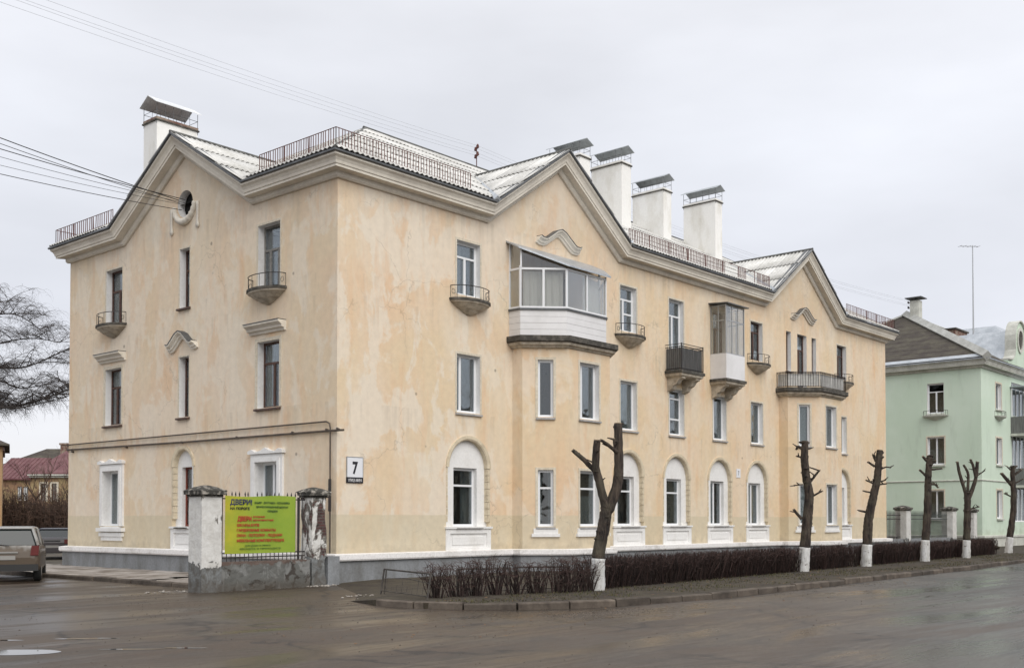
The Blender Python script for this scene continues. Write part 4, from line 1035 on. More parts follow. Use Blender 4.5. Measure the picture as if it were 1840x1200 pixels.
for _ in range(26): lump(mb, random.gauss(-4.9, .3), random.gauss(.2, .15), .02, random.uniform(.012, .04))
tag(mb.build('rubble', 'rubble'), 'scattered white plaster crumbs at the foot of the gate pillars', 'rubble', kind='stuff')
M['grit'] = noisy('road_grit', (.09, .075, .06), (.055, .044, .034), 9, .9, .35, .65)
mb = MB(); rg_ = random.Random(77)
def clod(x, y, r):
    a = rg_.uniform(0, 6.28); o_ = len(mb.v)
    for q in range(4): mb.v.append(Vector((x+r*cos(a+q*1.57)*rg_.uniform(.6, 1.3), y+r*sin(a+q*1.57)*rg_.uniform(.6, 1.3), -.002)))
    mb.v.append(Vector((x, y, r*rg_.uniform(.4, .8))))
    for q in range(4): mb.f.append((o_+q, o_+(q+1) % 4, o_+4)); mb.m.append(0)
for _ in range(5200):
    if rg_.random() < .55: x, y = rg_.gauss(-4.5, 2.6), rg_.gauss(-4.0, 2.6)
    else: x, y = rg_.uniform(-14, 12), rg_.uniform(-15, -3)
    if x > -3.9 and y > -10.6: 
        if x > 14: continue
        y = -10.2-abs(rg_.gauss(0, .45))
    if noise.noise(Vector((x*.5, y*.5, 7))) < -.1: continue
    clod(x, y, rg_.choice((.006, .008, .01, .012, .015, .021)))
tag(mb.build('road_grit', 'grit', jit=-1), 'mud crumbs and grit scattered over the yard entrance and gutter', 'grit', kind='stuff')
# ------------------------------------------------------------------ POLLARDED TREES
def bark_mat():
    m = mat('wet_dark_bark', (.04, .03, .02), .85); t = NT(m)
    n_ = t.noise(9, 6, .7, (1, 1, .22), .6); c = t.mix(t.rng(n_, .40, .62), (.016, .011, .009), (.085, .062, .045)); c = t.mix(t.rng(t.noise(2.5, 5), .52, .66, 0, .5), c, (.10, .09, .06)); t.col(c); t.bump(n_, .09, 1); return m
M['bark'] = bark_mat()
def lime_mat():
    m = mat('whitewashed_bark', (.7, .7, .7), .85); t = NT(m); n_ = t.noise(9, 6, .7, (1, 1, .3), .6)
    c = t.mix(t.rng(n_, .35, .6), (.72, .72, .71), (.50, .49, .46)); c = t.mix(t.rng(t.noise(11, 6, .7), .60, .66, 0, .9), c, (.09, .07, .055)); t.col(c); t.bump(n_, .05, 1); return m
M['lime'] = lime_mat(); M['cut'] = noisy('pale_saw_cut', (.34, .27, .18), (.20, .15, .10), 9, .9)
RIGHT = Vector((sin(YAW), -cos(YAW), 0)); FWD = Vector((cos(YAW), sin(YAW), 0))
TREES = [((2.48, -6.64), .16, .74, 'nearest pollarded tree with a forked trunk and four stumpy limbs by the kerb', [[[0.01, 0.0], [0.03, 0.76], [0.15, 1.46], [0.24, 1.96]], [[0.24, 1.88], [0.07, 2.52], [-0.03, 2.95], [-0.01, 3.56]], [[-0.04, 2.84], [-0.31, 3.12], [-0.56, 3.34]], [[0.25, 1.88], [0.5, 2.55], [0.53, 3.25], [0.52, 3.98]], [[0.49, 3.29], [0.25, 3.48], [0.09, 3.58]], [[0.45, 3.29], [0.41, 3.61]]], [.15, .10, .06, .12, .045, .04]),
((14.78, -5.81), .165, .78, 'second pollarded tree from the left, straight trunk with a hooked side branch', [[[0.01, 0.02], [0.08, 0.79], [0.17, 1.71], [0.24, 2.48], [0.15, 3.03], [0.09, 3.72], [0.12, 4.26]], [[-0.01, 1.71], [-0.26, 2.03]], [[0.03, 2.85], [-0.36, 2.8]], [[0.24, 2.89], [0.56, 3.3]], [[0.56, 3.31], [0.24, 3.41]], [[0.37, 2.48], [0.63, 2.63]], [[0.05, 3.99], [-0.1, 4.1], [-0.16, 4.01]], [[0.01, 3.74], [-0.17, 3.78]], [[0.15, 3.99], [0.26, 4.03]]], [.165, .05, .018, .04, .025, .03, .045, .03, .03]),
((19.99, -5.73), .165, .8, 'third pollarded tree from the left, leaning right with many short stubs', [[[-0.02, 0.02], [0.04, 0.8], [0.09, 1.66], [0.26, 2.47], [0.42, 3.18], [0.49, 3.89], [0.53, 4.22]], [[0.04, 1.97], [-0.24, 2.03]], [[0.21, 2.68], [-0.09, 2.75]], [[0.26, 3.03], [0.05, 3.14]], [[0.34, 3.64], [0.1, 3.8]], [[0.39, 3.84], [0.29, 4.07]], [[0.47, 2.98], [0.76, 3.01]], [[0.47, 3.06], [0.69, 3.14]], [[0.5, 3.5], [0.72, 3.61], [0.9, 3.6]]], [.165, .04, .03, .035, .045, .06, .03, .03, .03]),
((26.33, -5.45), .16, .85, 'fourth pollarded tree from the left in front of the iron fence', [[[0.02, -0.05], [0.06, 0.87], [0.15, 2.01], [0.18, 3.09], [0.23, 3.94], [0.26, 4.31]], [[0.15, 4.11], [-0.03, 4.29]], [[0.12, 3.49], [-0.15, 3.74]], [[0.3, 3.75], [0.75, 3.8]], [[0.2, 3.15], [0.46, 3.15], [0.58, 3.03]], [[0.3, 3.95], [0.49, 4.11]]], [.16, .06, .05, .04, .045, .04]),
((31.62, -5.35), .15, .8, 'fifth pollarded tree, split into several upright prongs', [[[-0.02, -0.04], [0.01, 0.8], [0.06, 2.04], [0.06, 2.91]], [[0.02, 2.8], [-0.27, 3.65], [-0.42, 4.28]], [[0.07, 2.8], [0.12, 3.72], [-0.06, 4.15]], [[0.1, 2.6], [0.45, 3.53], [0.54, 4.28]], [[0.45, 3.59], [0.32, 4.15], [0.21, 4.39]], [[0.48, 3.65], [0.82, 3.9]], [[0.1, 2.16], [0.6, 2.29]]], [.15, .07, .06, .085, .06, .025, .03]),
((40.88, -4.31), .16, .8, 'farthest pollarded tree at the right edge in front of the green house', [[[0.0, 0.01], [0.09, 0.81], [0.27, 2.03], [0.3, 3.11], [0.27, 3.97], [0.27, 4.47]], [[0.22, 3.5], [-0.27, 4.11]], [[0.23, 2.89], [-0.2, 3.07]], [[0.3, 3.55], [0.77, 3.82]], [[0.3, 4.0], [0.73, 4.29]], [[0.25, 4.2], [-0.06, 4.46]], [[0.27, 4.3], [0.52, 4.49]]], [.16, .09, .04, .035, .06, .04, .05])]
def smooth_path(P, n=5):
    out = []
    Q = [P[0]]+P+[P[-1]]
    for i in range(1, len(Q)-2):
        for k in range(n):
            t = k/n; a, b, c, d = Q[i-1], Q[i], Q[i+1], Q[i+2]
            out.append(.5*((2*b)+(-a+c)*t+(2*a-5*b+4*c-d)*t*t+(-a+3*b-3*c+d)*t**3))
    out.append(P[-1]); return out
def limb(mb, P, r0, r1, sides=9, seed=0, rough=.16):
    S_ = smooth_path(P, 6); n = len(S_); rings = []; prev = None
    for i, p in enumerate(S_):
        t = (S_[min(i+1, n-1)]-S_[max(i-1, 0)]).normalized(); a = prev or Vector((.3, 1, .1)); x = (a-t*a.dot(t)).normalized(); y = t.cross(x); prev = x
        r = r0+(r1-r0)*i/(n-1)
        rings.append([tuple(p+(x*cos(2*pi*k/sides)+y*sin(2*pi*k/sides))*r*(1+rough*noise.noise(Vector((k*1.7+seed, i*.8, seed))))) for k in range(sides)])
    mb.loft(rings)
for ti, ((bx, by), r, wz, lab, br, rad) in enumerate(TREES):
    K = .93; T = empty('pollarded_tree', lab, 'tree', (CAM.x+(bx-CAM.x)*K, CAM.y+(by-CAM.y)*K, .11), group='pollarded street trees'); T.scale = (K, K, K)
    rnd = random.Random(ti*5+1); mains = []; rad = [q*1.14 for q in rad]
    for bi, (pl, rr0) in enumerate(zip(br, rad)):
        dep = 0 if bi == 0 else rnd.uniform(-.12, .12)
        P = [RIGHT*q[0]+FWD*(dep*i*(1 if len(pl) < 3 else .7))+Vector((0, 0, q[1])) for i, q in enumerate(pl)]
        if bi == 0:
            P[0] = P[0]+Vector((0, 0, -.1)); S_ = smooth_path(P, 6)
            # split at whitewash height
            k = min(range(len(S_)), key=lambda i: abs(S_[i].z-wz)); n = len(S_)-1; end = rr0*(.8 if len(pl) == 4 else .55)
            lowP = S_[:k+1]; upP = S_[k:]
            rk = rr0+(end-rr0)*k/n
            mb = MB(); limb(mb, [lowP[0], lowP[len(lowP)//2], lowP[-1]], rr0*1.12, rk*1.03, 12, ti); mb.build('whitewashed_base', 'lime', T, smooth=True)
            mb = MB(); limb(mb, upP[::3]+[upP[-1]], rk, end, 12, ti+.5); trunk = mb.build('trunk', 'bark', T, smooth=True)
            # knobbly head
        else:
            mb = MB(); limb(mb, P, rr0, rr0*.72, 8, ti+bi); mb.build('limb', 'bark', T, smooth=True)
        mains.append(P)
        dv = (P[-1]-P[-2]).normalized(); re_ = (rr0*.55 if bi == 0 else rr0*.72)*1.0
        if len(pl) != 4 or bi: MB().tube([P[-1]+dv*.005, P[-1]+dv*.025], re_*.92, 9).build('saw_cut', 'cut', T)
    kb = MB()
    for _ in range(22):
        P = rnd.choice(mains[:3]+mains[:1]*2); i = rnd.randrange(len(P)-1); q = P[i].lerp(P[i+1], rnd.random())
        if q.z < 1.2: continue
        a = rnd.uniform(0, 6.28); rr_ = rad[mains.index(P)]; q = q+Vector((cos(a), sin(a), 0))*rr_*.55; lump(kb, q.x, q.y, q.z, rr_*rnd.uniform(.35, .55))
    for P, rr_ in zip(mains, rad):
        for _ in range(3): q = P[-1]+Vector((rnd.uniform(-1, 1), rnd.uniform(-1, 1), rnd.uniform(-1, .2)))*rr_*.5; lump(kb, q.x, q.y, q.z, rr_*.55)
    stuff(kb.build('burls', 'bark', T, smooth=True))
    mb = MB()
    for _ in range(16):       # knots and thin water shoots
        P = rnd.choice(mains); i = rnd.randrange(len(P)-1); q = P[i].lerp(P[i+1], rnd.random())
        if q.z < 1.4: continue
        d_ = Vector((rnd.uniform(-1, 1), rnd.uniform(-1, 1), rnd.uniform(.1, .8))).normalized(); mb.tube([q, q+d_*rnd.uniform(.14, .26)], [.03, .012], 5)
    if mb.f: mb.build('shoots', 'bark', T)
# ------------------------------------------------------------------ HEDGE
M['twig'] = noisy('dark_hedge_twigs', (.022, .014, .012), (.055, .032, .026), 5, .9, .4, .7, 0)
M['twigtip'] = noisy('reddish_twig_tips', (.06, .032, .026), (.035, .02, .018), 5, .9, .4, .7, 0)
def hy(x): return -7.66+.055*(x-1)
def twigs(mb, rnd, x0, x1, dens, h, w=.6):
    n = int((x1-x0)*dens)
    for _ in range(n):
        x = rnd.uniform(x0, x1); y = hy(x)+rnd.uniform(0, w); p = Vector((x, y, .1))
        top = h+rnd.uniform(-.12, .05)+.05*noise.noise(Vector((x*1.3, 0, 0))); z0 = .1 if rnd.random() < .5 else rnd.uniform(.1, .45)
        a = Vector((x, y, z0)); b = a+Vector((rnd.uniform(-.14, .14), rnd.uniform(-.1, .1), (top-z0)*.55)); c = Vector((b.x+rnd.uniform(-.14, .14), b.y+rnd.uniform(-.1, .1), top))
        r = rnd.uniform(.004, .011); mb.mi = 1 if rnd.random() < .3 else 0; mb.tube([a, b, c], [r, r*.8, r*.5], 3, cap=False)
        if rnd.random() < .8:
            q = b.lerp(c, rnd.random()); mb.mi = 1; mb.tube([q, q+Vector((rnd.uniform(-.16, .16), rnd.uniform(-.12, .12), rnd.uniform(-.02, .12)))], [.005, .003], 3, cap=False)
segs_h = [(1.3, 7.0, 'hedge section right of the nearest pollarded tree'), (7.0, 12.2, 'hedge section left of the second pollarded tree'), (12.75, 17.0, 'hedge section between second and third pollarded trees'), (17.6, 22.9, 'hedge section between third and fourth pollarded trees'), (23.5, 27.8, 'hedge section between fourth and fifth pollarded trees'), (28.4, 34.5, 'farthest hedge section, right of the fifth pollarded tree')]
for i, (a, b, lab) in enumerate(segs_h):
    mb = MB(); twigs(mb, random.Random(i+20), a, b, 360 if i < 2 else 260, .81); o = mb.build('hedge', ['twig', 'twigtip'], jit=-1); tag(o, 'bare dark clipped '+lab, 'hedge', 'clipped hedge along the facade')
# sparse shrubs at the near end, each its own
def shrub_mb(rnd, h=.66, w=.34, n=26):
    mb = MB()
    for _ in range(n):
        a = rnd.uniform(0, 2*pi); r0 = rnd.uniform(0, .22); p = Vector((r0*cos(a), r0*sin(a), 0)); pts_ = [p]
        dr = Vector((cos(a)*rnd.uniform(.05, .5), sin(a)*rnd.uniform(.05, .4), 1)).normalized()
        for k in range(3): p = p+dr*h/3*rnd.uniform(.8, 1.15); dr = (dr+Vector((rnd.uniform(-.5, .5), rnd.uniform(-.5, .5), rnd.uniform(-.1, .3)))).normalized(); pts_.append(p)
        r = rnd.uniform(.008, .018); mb.tube(pts_, [r, r*.8, r*.6, r*.3], 4, cap=False)
        for k in range(6):
            q = pts_[rnd.choice((1, 2, 2, 3, 3))]; mb.mi = 1; mb.tube([q, q+Vector((rnd.uniform(-.2, .2), rnd.uniform(-.2, .2), rnd.uniform(-.05, .13)))], [.005, .002], 3, cap=False)
        mb.mi = 0
    return mb
ordn = ['first', 'second', 'third', 'fourth', 'fifth', 'sixth', 'seventh', 'eighth', 'ninth']
for i, od in enumerate(ordn):
    x = -2.95+i*.46+random.uniform(-.08, .08); y = -6.75-.13*i+random.uniform(-.1, .1); r_ = random.Random(i+3)
    lab = od+' bare hedge shrub counting right from the bent metal rail'
    if i == 8: x = .62; y = -7.72; lab = 'bare hedge shrub just left of the nearest pollarded tree'
    o = shrub_mb(r_, r_.uniform(.58, .8), .34, r_.randint(22, 44)).build('shrub', ['twig', 'twigtip'], jit=-1); o.location = (x, y, .11); o.rotation_euler = (0, 0, i*1.3); tag(o, lab, 'shrub', 'sparse hedge shrubs')
# low bent metal fence panels
M['oldfence'] = noisy('old_fence_paint', (.045, .04, .036), (.10, .085, .07), 8, .8, .4, .7, 0)
def low_fence(p, q, lean, lab, h=.5):
    a, b = Vector((*p, .12)), Vector((*q, .12)); s = empty('low_fence', lab, 'fence', a, group='low garden fence panels'); L_ = (b-a); up = Vector((lean[0], lean[1], 1)).normalized()*h
    mb = MB(); mb.tube([Vector(), up], .02, 6); mb.tube([L_, L_+up], .02, 6); mb.tube([Vector()+Vector((.12, .02, 0)), up+Vector((.06, 0, 0))], .015, 6); mb.build('posts', 'oldfence', s)
    MB().tube([up, L_*.98+up*.96], .018, 6).build('top_rail', 'oldfence', s)
    mb = MB(); mb.tube([up*.15, L_+up*.12], .01, 5)
    for k in range(1, 9): f = k/9; mb.tube([L_*f+up*.13, L_*f+up*(.5+.2*sin(k*2))], .007, 4)
    mb.tube([up*.62, L_*.5+up*.72, L_+up*.6], .008, 4); mb.build('grille', 'oldfence', s)
low_fence((-3.1, -5.2), (-3.6, -7.1), (.16, -.03), 'bent low metal fence panel at the near left corner of the planting bed', .53)
low_fence((-2.4, -6.75), (-1.1, -7.05), (0, .02), 'low metal fence panel behind the second and third hedge shrubs', .55)
low_fence((-1.0, -7.1), (.4, -7.45), (0, .02), 'low metal fence panel behind the last hedge shrubs before the nearest tree', .55)
# grass tufts and dead leaves on the verge
M['grass'] = noisy('tired_grass', (.06, .062, .022), (.085, .07, .035), 4, .9, .4, .6, 0)
def verge_pt(rnd):
    x = rnd.uniform(-3.8, 36); y0 = -9.7 if x < 10 else -9.4+(x-10)*.03
    if x < -1: y0 = -8.3-(x+3.5)*.5
    return x, rnd.uniform(y0, hy(max(x, -1))+.3)
mb = MB(); rnd = random.Random(5)
for _ in range(7000):
    x, y = verge_pt(rnd)
    if noise.noise(Vector((x*.6, y*.6, 2))) < -.12: continue
    h = rnd.uniform(.02, .06); a = rnd.uniform(0, 2*pi); dx, dy = cos(a)*.012, sin(a)*.012
    mb.poly([(x-dx, y-dy, .112), (x+dx, y+dy, .112), (x+rnd.uniform(-.03, .03), y+rnd.uniform(-.03, .03), .115+h)])
tag(mb.build('grass', 'grass', jit=-1), 'thin tired grass on the muddy verge between kerb and hedge', 'grass', kind='stuff')
M['leaf'] = noisy('dead_leaf', (.20, .11, .05), (.10, .06, .035), 5, .9, .4, .6, 0)
mb = MB()
for _ in range(1400):
    x, y = verge_pt(rnd)
    if rnd.random() < .25: x, y = rnd.uniform(-9, 12), rnd.uniform(-12, -8.8); z = .006
    else: z = .122
    if z < .1 and x > -3.6 and y > -10: continue
    a = rnd.uniform(0, 6.28); r = rnd.uniform(.012, .035)
    mb.poly([(x+r*cos(a+q), y+r*sin(a+q)*.7, z+rnd.uniform(0, .015)) for q in (0, 1.5, 3.1, 4.6)])
tag(mb.build('fallen_leaves', 'leaf', jit=-1), 'brown dead leaves scattered along verge and gutter', 'leaves', kind='stuff')
# ------------------------------------------------------------------ WIRES
M['wire'] = mat('black_wire', (.02, .02, .022), .6); M['thinwire'] = mat('pale_thin_wire', (.42, .43, .46), .6)
def wire(a, b, sag, r, lab, grp, n=16):
    a, b = Vector(a), Vector(b); P = []
    for i in range(n+1): t_ = i/n; P.append(a.lerp(b, t_)-Vector((0, 0, 4*sag*t_*(1-t_))))
    o = MB().tube(P, r, 4).build('overhead_wire', 'thinwire' if r < .005 else 'wire'); tag(o, lab, 'wire', grp)
WL = [('highest', 11.67, .018, 7.55, 11.55), ('second highest', 11.52, .012, 7.5, 11.45), ('third from top', 11.38, .016, 7.2, 11.5), ('fourth from top', 11.17, .009, 7.2, 11.4), ('fifth from top', 10.95, .008, 7.25, 11.35), ('lowest', 10.72, .013, 7.4, 11.22)]
for nm, z, r, y1, z1 in WL:
    k = 2.4; ax, ay, az = -6, 6.45, z; b = Vector((-.05, y1, z1)); a = Vector((ax, ay, az)); far = b+(a-b)*k+Vector((0, 0, .5))
    wire(far, b, .22, r*.75, nm+' of the dark service wires entering the round attic opening', 'service wires to the round attic opening')
ST = Vector((13.1, 7.28, 15.65))
st = empty('insulator_stand', 'small roof stand with red insulators on the ridge of the ochre house', 'insulator stand', ST)
mb = MB(); mb.tube([(0, 0, 0), (0, 0, .95)], .02, 5); mb.tube([(-.1, -.15, .5), (.1, .15, .5)], .015, 4); mb.tube([(-.1, -.15, .8), (.1, .15, .8)], .015, 4); mb.build('post', 'rust', st)
for k, (x, y, z) in enumerate(((-.1, -.15, .5), (.1, .15, .5), (-.1, -.15, .8), (.1, .15, .8))):
    MB().loft([[(x+r*cos(q), y+r*sin(q), z+h) for q in [2*pi*j/8 for j in range(8)]] for r, h in ((.03, 0), (.06, .02), (.06, .06), (.04, .08), (.055, .1), (.03, .16))]).build('insulator', 'rust', st)
S2 = Vector((55.0, 6.0, 15.6))
for nm, k, dz_ in (('upper pair near', 0, .9), ('upper pair far', 1, .93), ('lower pair near', 2, .6), ('lower pair far', 3, .63)):
    o_ = (-.1, -.15) if k % 2 == 0 else (.1, .15)
    p = ST+Vector((o_[0], o_[1], dz_))
    wire((-14.0, 7.28+o_[1]*2, 15.2+dz_), p, .25, .0045, nm+' thin wire crossing the sky left of the ridge stand', 'thin wires over the ridge')
    wire(p, S2+Vector((o_[0], o_[1], dz_)), .55, .0045, nm+' thin wire from the ridge stand towards the green house', 'thin wires over the ridge')
# ------------------------------------------------------------------ YARD END FENCE AND PILLARS TOWARDS THE GREEN HOUSE
pillar(37.85, -.2, .6, 2.45, 'pale_pillar', 'first pale fence pillar right of the ochre house end', 'fence pillars by the green house')
pillar(44.6, -.2, .62, 2.47, 'pale_pillar', 'middle pale fence pillar, between the fourth and fifth pollarded trees', 'fence pillars by the green house')
pillar(46.5, -.75, .5, 2.4, 'pale_pillar', 'pale fence pillar touching the corner of the green house', 'fence pillars by the green house')
for (x0, x1, lab) in ((35.95, 37.8, 'short black iron fence section between the ochre house and the first pale pillar'), (38.5, 44.55, 'long grey green iron fence section between the pale pillars')):
    f_ = empty('iron_fence', lab, 'fence', (x0, .1, 0)); mm = 'iron' if x0 < 37 else 'fencegreen'
    if 'fencegreen' not in M: M['fencegreen'] = noisy('grey_green_fence_paint', (.07, .085, .075), (.04, .045, .04), 5, .7, bump=0)
    mb = MB(); 
    for z in (.82, 1.75, 1.95): mb.box(0, x1-x0, -.014, .014, z-.02, z+.02)
    mb.build('fence_rails', mm, f_); MB().box(0, x1-x0, -.15, .15, -.02, .72).build('fence_base', 'plinth', f_); bo = None
    n = int((x1-x0)/.16)
    for i in range(n):
        if bo is None: bo = MB().tube([(0, 0, .72), (0, 0, 2.05), (0, 0, 2.2)], [.02, .02, .004], 4).build('bar', mm, f_); o = bo
        else: o = link_copy(bo, f_)
        o.location = ((i+.5)*(x1-x0)/n, 0, 0)
# ------------------------------------------------------------------ GREEN HOUSE
G = empty('green_house', 'pale green three storey house with dark hipped roof at the right edge', 'building', (47.5, -.88, 0))
gm = mat('pale_green_plaster', (.42, .55, .43), .9); t = NT(gm); P = t.sep()
c = t.mix(t.rng(t.noise(.5, 5), .4, .6), (.57, .68, .55), (.62, .72, .60)); c = t.mix(t.rng(t.math('ADD', P[2], t.rng(t.noise(2, 4), .3, .7, -.3, .3)), .7, 1.3, .5, 0), c, (.36, .38, .29)); c = t.mix(t.rng(t.noise(2, 5, .7, (1, 1, .2)), .55, .8, 0, .45), c, (.36, .42, .34)); t.col(c); M['gplaster'] = gm
M['gtrim'] = noisy('pale_trim', (.62, .62, .56), (.45, .45, .40), 2, .85)
M['groof'] = noisy('mossy_slate', (.055, .045, .038), (.088, .078, .058), 1.2, .95, .4, .62, .03, cs=(1, 1, 2))
GL = Fr((0, 0), (0, 1), (-1, 0)); GFr = Fr((0, 0), (1, 0), (0, -1))
gw = {'L': MB(GL), 'F': MB(GFr)}
gl_ops = [(2.15, 3.15, 8.1, 9.9), (2.15, 3.15, 5.02, 6.67), (2.2, 3.15, 1.77, 3.48)]
gf_ops = [(2.6, 3.65, 8.4, 9.95), (2.6, 3.65, 5.05, 6.65), (2.6, 3.65, 1.8, 3.5), (5.6, 9.4, 8.2, 10.3), (5.6, 9.4, 4.9, 7.2), (5.6, 9.4, 1.6, 3.9)]
panel(gw['L'], 0, 14.5, 0, 10.75, gl_ops); panel(gw['F'], 0, 30, 0, 10.75, gf_ops)
for o_ in gl_ops: win_reveal(gw['L'], *o_)
for o_ in gf_ops: win_reveal(gw['F'], *o_)
for k in gw: gw[k].build('wall', ['gplaster', 'white'], G)
mb = MB(); mb.poly([(30, 0, 0), (30, 14.5, 0), (30, 14.5, 10.75), (30, 0, 10.75)]); mb.poly([(0, 14.5, 0), (30, 14.5, 0), (30, 14.5, 10.75), (0, 14.5, 10.75)]); mb.build('wall', 'gplaster', G)
for i, o_ in enumerate(gl_ops): window(GL, *o_, parent=G, fm='pvc', transom=.72 if i == 0 else None, splits=(.5,), curtain=None if i == 0 else ('curtain', 'half'), sill=('gtrim', .12, .08), surround=(.08, .015) if i else None)
for i, o_ in enumerate(gf_ops[:3]): window(GFr, *o_, parent=G, fm='pvc', splits=(.5,), curtain=('curtain', 'full'), sill=('gtrim', .12, .08), surround=(.1, .02))
for i, o_ in enumerate(gf_ops[3:]): window(GFr, *o_, parent=G, fm='pvc', splits=(.2, .4, .6, .8), curtain=('curtain', 'full'))
for F, Lh in ((GL, 14.5), (GFr, 30)):
    mb = MB(F); sweep(mb, [(0, 10.6), (Lh, 10.6)], PR); mb.build('cornice', 'gtrim', G); mb = MB(F); sweep(mb, [(0, 10.6), (Lh, 10.6)], [(.2, .505), (.56, .48), (.56, .53), (.2, .66)]); mb.build('gutter', 'zinc', G)
    mb = MB(F); sweep(mb, [(0, 4.0), (Lh, 4.0)], [(0, 0), (.05, .01), (.06, .05), (0, .08)]); mb.build('belt_course', 'gtrim', G)
    mb = MB(F); sweep(mb, [(0, -.1), (Lh, -.1)], [(0, 0), (.12, 0), (.12, .75), (.18, .76), (.18, .87), (0, .9)]); mb.build('plinth', 'plinth_pale', G) if 'plinth_pale' in M else mb.build('plinth', 'gtrim', G)
balc = lambda F, c, z: None
for F, c in ((GL, 2.65), (GFr, 3.1)):
    ring = lambda s, zz: [(c+.78*s*cos(pi*i/14), .42*s*sin(pi*i/14), zz) for i in range(15)]
    mb = MB(F); mb.loft([ring(.1, 7.66), ring(.7, 7.84), ring(.95, 7.9), ring(1, 7.97)]); o = mb.build('balconette', 'gtrim', G)
    mb = MB(); 
    for q in range(0, 15, 2): a, b = .72*cos(pi*q/14)+c, .38*sin(pi*q/14); mb.tube([F(a, b, 7.96), F(a, b, 8.25)], .01, 4)
    mb.tube([F(.72*cos(pi*q/14)+c, .38*sin(pi*q/14), 8.25) for q in range(15)], .012, 4); mb.build('railing', 'iron', o)
# projecting glazed balconies on the street side
for zb, zt in ((6.9, 10.3), (3.7, 6.6)):
    mb = MB(GFr); mb.box(5.3, 9.7, 0, 1.0, zb, zb+.15); bl = mb.build('balcony', 'gtrim', G)
    MB(GFr).box(5.4, 9.6, .93, .98, zb+.15, zb+1.2).build('parapet', 'greyscreen', bl); MB(GFr).box(5.4, 5.45, 0, .93, zb+.15, zb+1.2).build('parapet', 'greyscreen', bl)
    if zb > 6:
        mb = MB(GFr)
        for i in range(6): mb.box(5.42+i*.82, 5.48+i*.82, .92, .98, zb+1.201, zb+3.0)
        mb.box(5.4, 5.46, 0.02, .1, zb+1.2, zb+3.0); mb.box(5.4, 9.6, .92, .985, zb+2.9, zb+3.0); mb.build('glazing_frame', 'pvc', bl); MB(GFr).box(5.3, 9.7, 0, 1.15, zb+3.02, zb+3.1).build('balcony_roof', 'zinc', bl)
        for i in range(5): MB(GFr).box(5.49+i*.82, 6.23+i*.82, .945, .955, zb+1.21, zb+2.89).build('pane', 'paleglass', bl)
# hipped roof
e2 = .55; rzg = 11.16; ps = .57; k2_ = (14.5)/2+e2; rg = MB()
a0, a1, a2, a3 = (-e2, -e2, rzg), (30+e2, -e2, rzg), (30+e2, 14.5+e2, rzg), (-e2, 14.5+e2, rzg); q0, q1 = (-e2+k2_, 7.25, rzg+ps*k2_), (30+e2-k2_, 7.25, rzg+ps*k2_)
for f in ([a0, a1, q1, q0], [a3, a0, q0], [a2, a1, q1], [a3, a2, q1, q0]): rg.poly(f)
rf = rg.build('roof', 'groof', G)
def ribbon(a, b, w, m, nm):
    a, b = Vector(a)+Vector((0, 0, .03)), Vector(b)+Vector((0, 0, .03)); MB().tube([a, b], w, 4).build(nm, m, rf)
ribbon(a0, q0, .17, 'hipcap', 'hip_cap') if 'hipcap' in M else None
M['hipcap'] = noisy('pale_hip_cap', (.5, .5, .47), (.36, .36, .33), 2, .8)
ribbon(a0, q0, .30, 'hipcap', 'hip_cap'); ribbon(a3, q0, .1, 'hipcap', 'hip_cap'); ribbon(q0, q1, .1, 'hipcap', 'ridge_cap')
mb = MB(); mb.poly([(-e2+.03, -e2+.03, rzg+.04), (-e2+.03, 14.5+e2, rzg+.04), (-e2+.4, 14.5+e2-.4, rzg+.4*ps+.04), (-e2+.4, -e2+.4, rzg+.4*ps+.04)]); mb.build('eaves_flashing', 'zinc', rf)
# slate rows as thin battens of relief
for i in range(1, 11):
    f = i/12; z = rzg+ps*k2_*f; x = -e2+k2_*f
    MB().box(x-.02, x+.02, -e2+k2_*f+.15, 14.5+e2-k2_*f-.1, z-.02, z+.003).build('slate_course', 'groof', rf)
# chimneys, baroque parapet gable
mb = MB(); mb.box(6.3, 6.9, 6.0, 6.6, 14.0, 16.35); c_ = mb.build('chimney', 'gtrim', G); MB().box(6.05, 7.15, 5.75, 6.85, 16.5, 16.55).build('chimney_cap', 'metal', c_); MB().box(6.55, 6.65, 6.25, 6.35, 16.3, 16.5).build('cap_post', 'metal', c_)
mb = MB(); mb.box(9.9, 12.3, 4.9, 5.6, 13.4, 14.75); c_ = mb.build('chimney', 'brickdark', G) if 'brickdark' in M else None
M['brickdark'] = noisy('old_brick', (.16, .08, .06), (.30, .24, .19), 3, .9, .45, .6, .01)
if c_ is None: c_ = mb.build('chimney', 'brickdark', G)
MB().box(9.8, 12.4, 4.8, 5.7, 14.75, 14.85).build('chimney_collar', 'slab', c_)
# parapet gable with oval
def gable_profile(c):
    P = [(-2.3, 10.95), (-2.3, 11.45), (-1.7, 11.5), (-1.3, 11.75), (-1.08, 12.2)]+[(-1.08*cos(pi*k/12), 12.8+1.25*sin(pi*k/12)) for k in range(13)]+[(1.08, 12.2), (1.3, 11.75), (1.7, 11.5), (2.3, 11.45), (2.3, 10.95)]
    return [(c+a, z) for a, z in P]
mb = MB(GFr); gp_ = gable_profile(6.1); mb.extr(gp_, -.1, .38); pg = mb.build('parapet_gable', 'gplaster', G)
mb = MB(GFr); rings = []
for k in range(25): a = 2*pi*k/24; rings.append([(6.1+r*cos(a)*.62, d_, 12.9+r*sin(a)*.85) for r, d_ in ((.72, .381), (.72, .46), (.95, .46), (.95, .381))])
mb.loft(rings, cap=False); mb.build('oval_frame', 'gtrim', pg)
MB(GFr).loft([[(6.1+.7*.62*cos(2*pi*k/20), d_, 12.9+.7*.85*sin(2*pi*k/20)) for k in range(20)] for d_ in (.382, .395)]).build('oval_panel', 'slab', pg)
